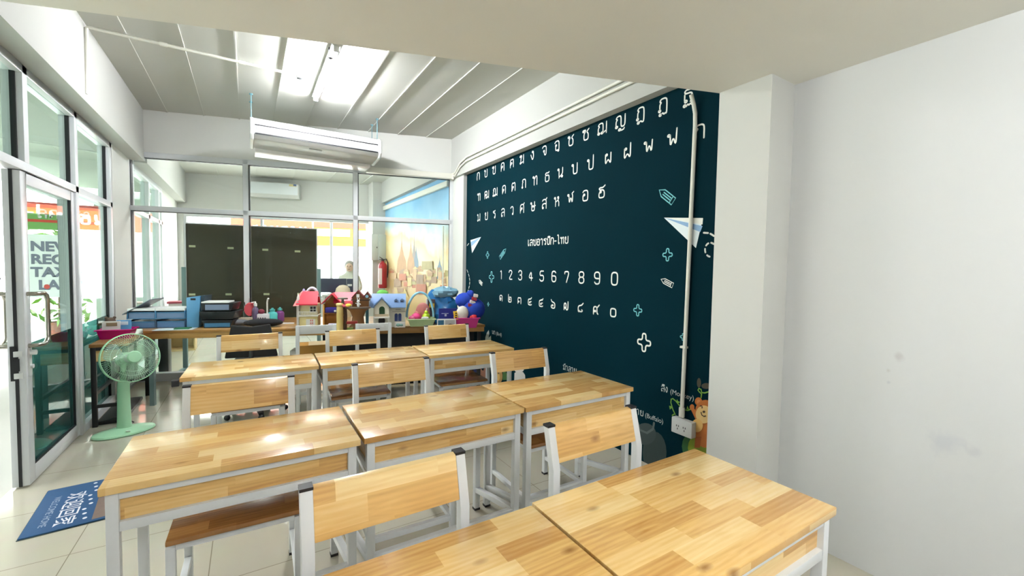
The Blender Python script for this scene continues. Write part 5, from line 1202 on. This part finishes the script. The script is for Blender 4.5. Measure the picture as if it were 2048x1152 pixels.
MB().box(2.25, 5.4, -.01, 0, 2.66, 2.92).build('band', C('sign_coral', 200, 58, 38), t)
mb = MB(); x = .55
for ch in 'รานธาน':
    glyph(mb, ch, (x, -.006, 2.42), (1, 0, 0), (0, 0, 1), .22, .17, .05); x += .26
mb.build('lettering', PAPER, t, smooth=0)
MB().box(2.3, 3.3, -.016, -.010, 2.40, 2.62).box(3.5, 4.1, -.016, -.010, 2.35, 2.60).build('white_panel', PAPER, t)
for x in (.1, 5.2): MB().box(x, x+.08, .0, .08, -.02, 2.3).build('post', M_ALU, t)
t = thing('shophouse', 'pale shophouse across the street beyond the rear window', 'building', P0+EN*8.0+ES*(-3), SK)
MB().box(0, 11, 0, 2, -.02, 5.5).build('wall', C('pale_render', 232, 230, 222, rough=.8), t)
for i in range(4): MB().box(.8+2.6*i, 2.6+2.6*i, -.03, 0, .1, 2.6).build('shutter', C('grey_shutter', 196, 200, 204), t)
t = thing('street_wall', 'pale low building outside the glass shopfront', 'building', (-8.6, -2, 0))
MB().box(0, .5, 0, 22, -.02, 4.0).build('wall', C('pale_render', 232, 230, 222, rough=.8), t)
for i in range(6): MB().box(.5, .53, 1+3.4*i, 3.2+3.4*i, .1, 2.4).build('shutter', MATS['grey_shutter'], t)
def bush(loc, r, h, label, seed):
    random.seed(seed); t = thing('leafy_shrub', label, 'shrub', loc); mb = MB()
    for i in range(420):
        a = random.random()*2*PI; z = random.random()*h; rr = r*math.sqrt(random.random())*(1-.5*abs(z/h-.45)); c = Vector((rr*math.cos(a), rr*math.sin(a), .35+z))
        d_ = Vector((random.uniform(-1, 1), random.uniform(-1, 1), random.uniform(-.4, 1))).normalized()*.11; s_ = d_.cross(Vector((random.uniform(-1, 1), .3, .5))).normalized()*.035
        mb.poly([c-d_, c+s_, c+d_, c-s_])
    mb.build('foliage', C('fresh_leaf_green', 128, 176, 60, rough=.5, noise=.5, scale=4), t, smooth=0); MB().tube([(0, 0, .3), (.02, 0, .35+h*.6)], .03, 8).build('stem', C('brown_stem', 96, 74, 52), t)
    MB().lathe([(0, 0), (.15, 0), (.2, .36), (.18, .36), (.16, .3), (0, .3)], 18, c=(0, 0, -.02)).build('pot', C('clay_pot', 150, 96, 70), t)
bush((-3.6, 8.7, 0), .5, 1.9, 'bright green leafy shrub outside, left of the white banner', 5)
bush((-3.0, 11.2, 0), .5, 2.0, 'bright green leafy shrub outside, behind the shop sign', 6)
t = thing('motor_scooter', 'dark scooter parked outside the glass door', 'scooter', (-2.6, 6.6, 0), .2)
MB().tube([(0, 0, .62), (.0, .25, .66), (0, .5, .60), (0, .62, .40)], .12, 10, r2=.08).ball((0, .1, .50), .16, .35, .22).build('body', C('scooter_black', 34, 44, 54, rough=.25), t)
MB().tube([(0, -.55, .35), (0, -.42, .75), (0, -.36, 1.02)], .05, 10).tube([(-.28, -.33, 1.05), (0, -.38, 1.0), (.28, -.33, 1.05)], .018, 8).tube([(-.25, -.34, 1.05), (-.34, -.3, 1.25)], .008, 6).ball((-.36, -.3, 1.28), .06, .02, .04).tube([(.25, -.34, 1.05), (.34, -.3, 1.25)], .008, 6).ball((.36, -.3, 1.28), .06, .02, .04).build('steering', M_BLKSTEEL, t)
MB().bar((0, -.40, .30), (0, .1, .30), .26, .05).bar((0, -.44, .35), (0, -.40, .8), .3, .04).build('leg_shield', C('scooter_blue', 60, 110, 140, rough=.3), t)
for y in (-.62, .58): MB().tube([(0, y+.2*math.cos(2*PI*k/28), .23+.2*math.sin(2*PI*k/28)) for k in range(28)], .05, 10, closed=True).lathe([(0, -.04), (.06, -.04), (.06, .04), (0, .04)], 12, c=(0, y, .23), M=Matrix.Rotation(PI/2, 3, 'Y')).build('wheel', M_BLACK, t)
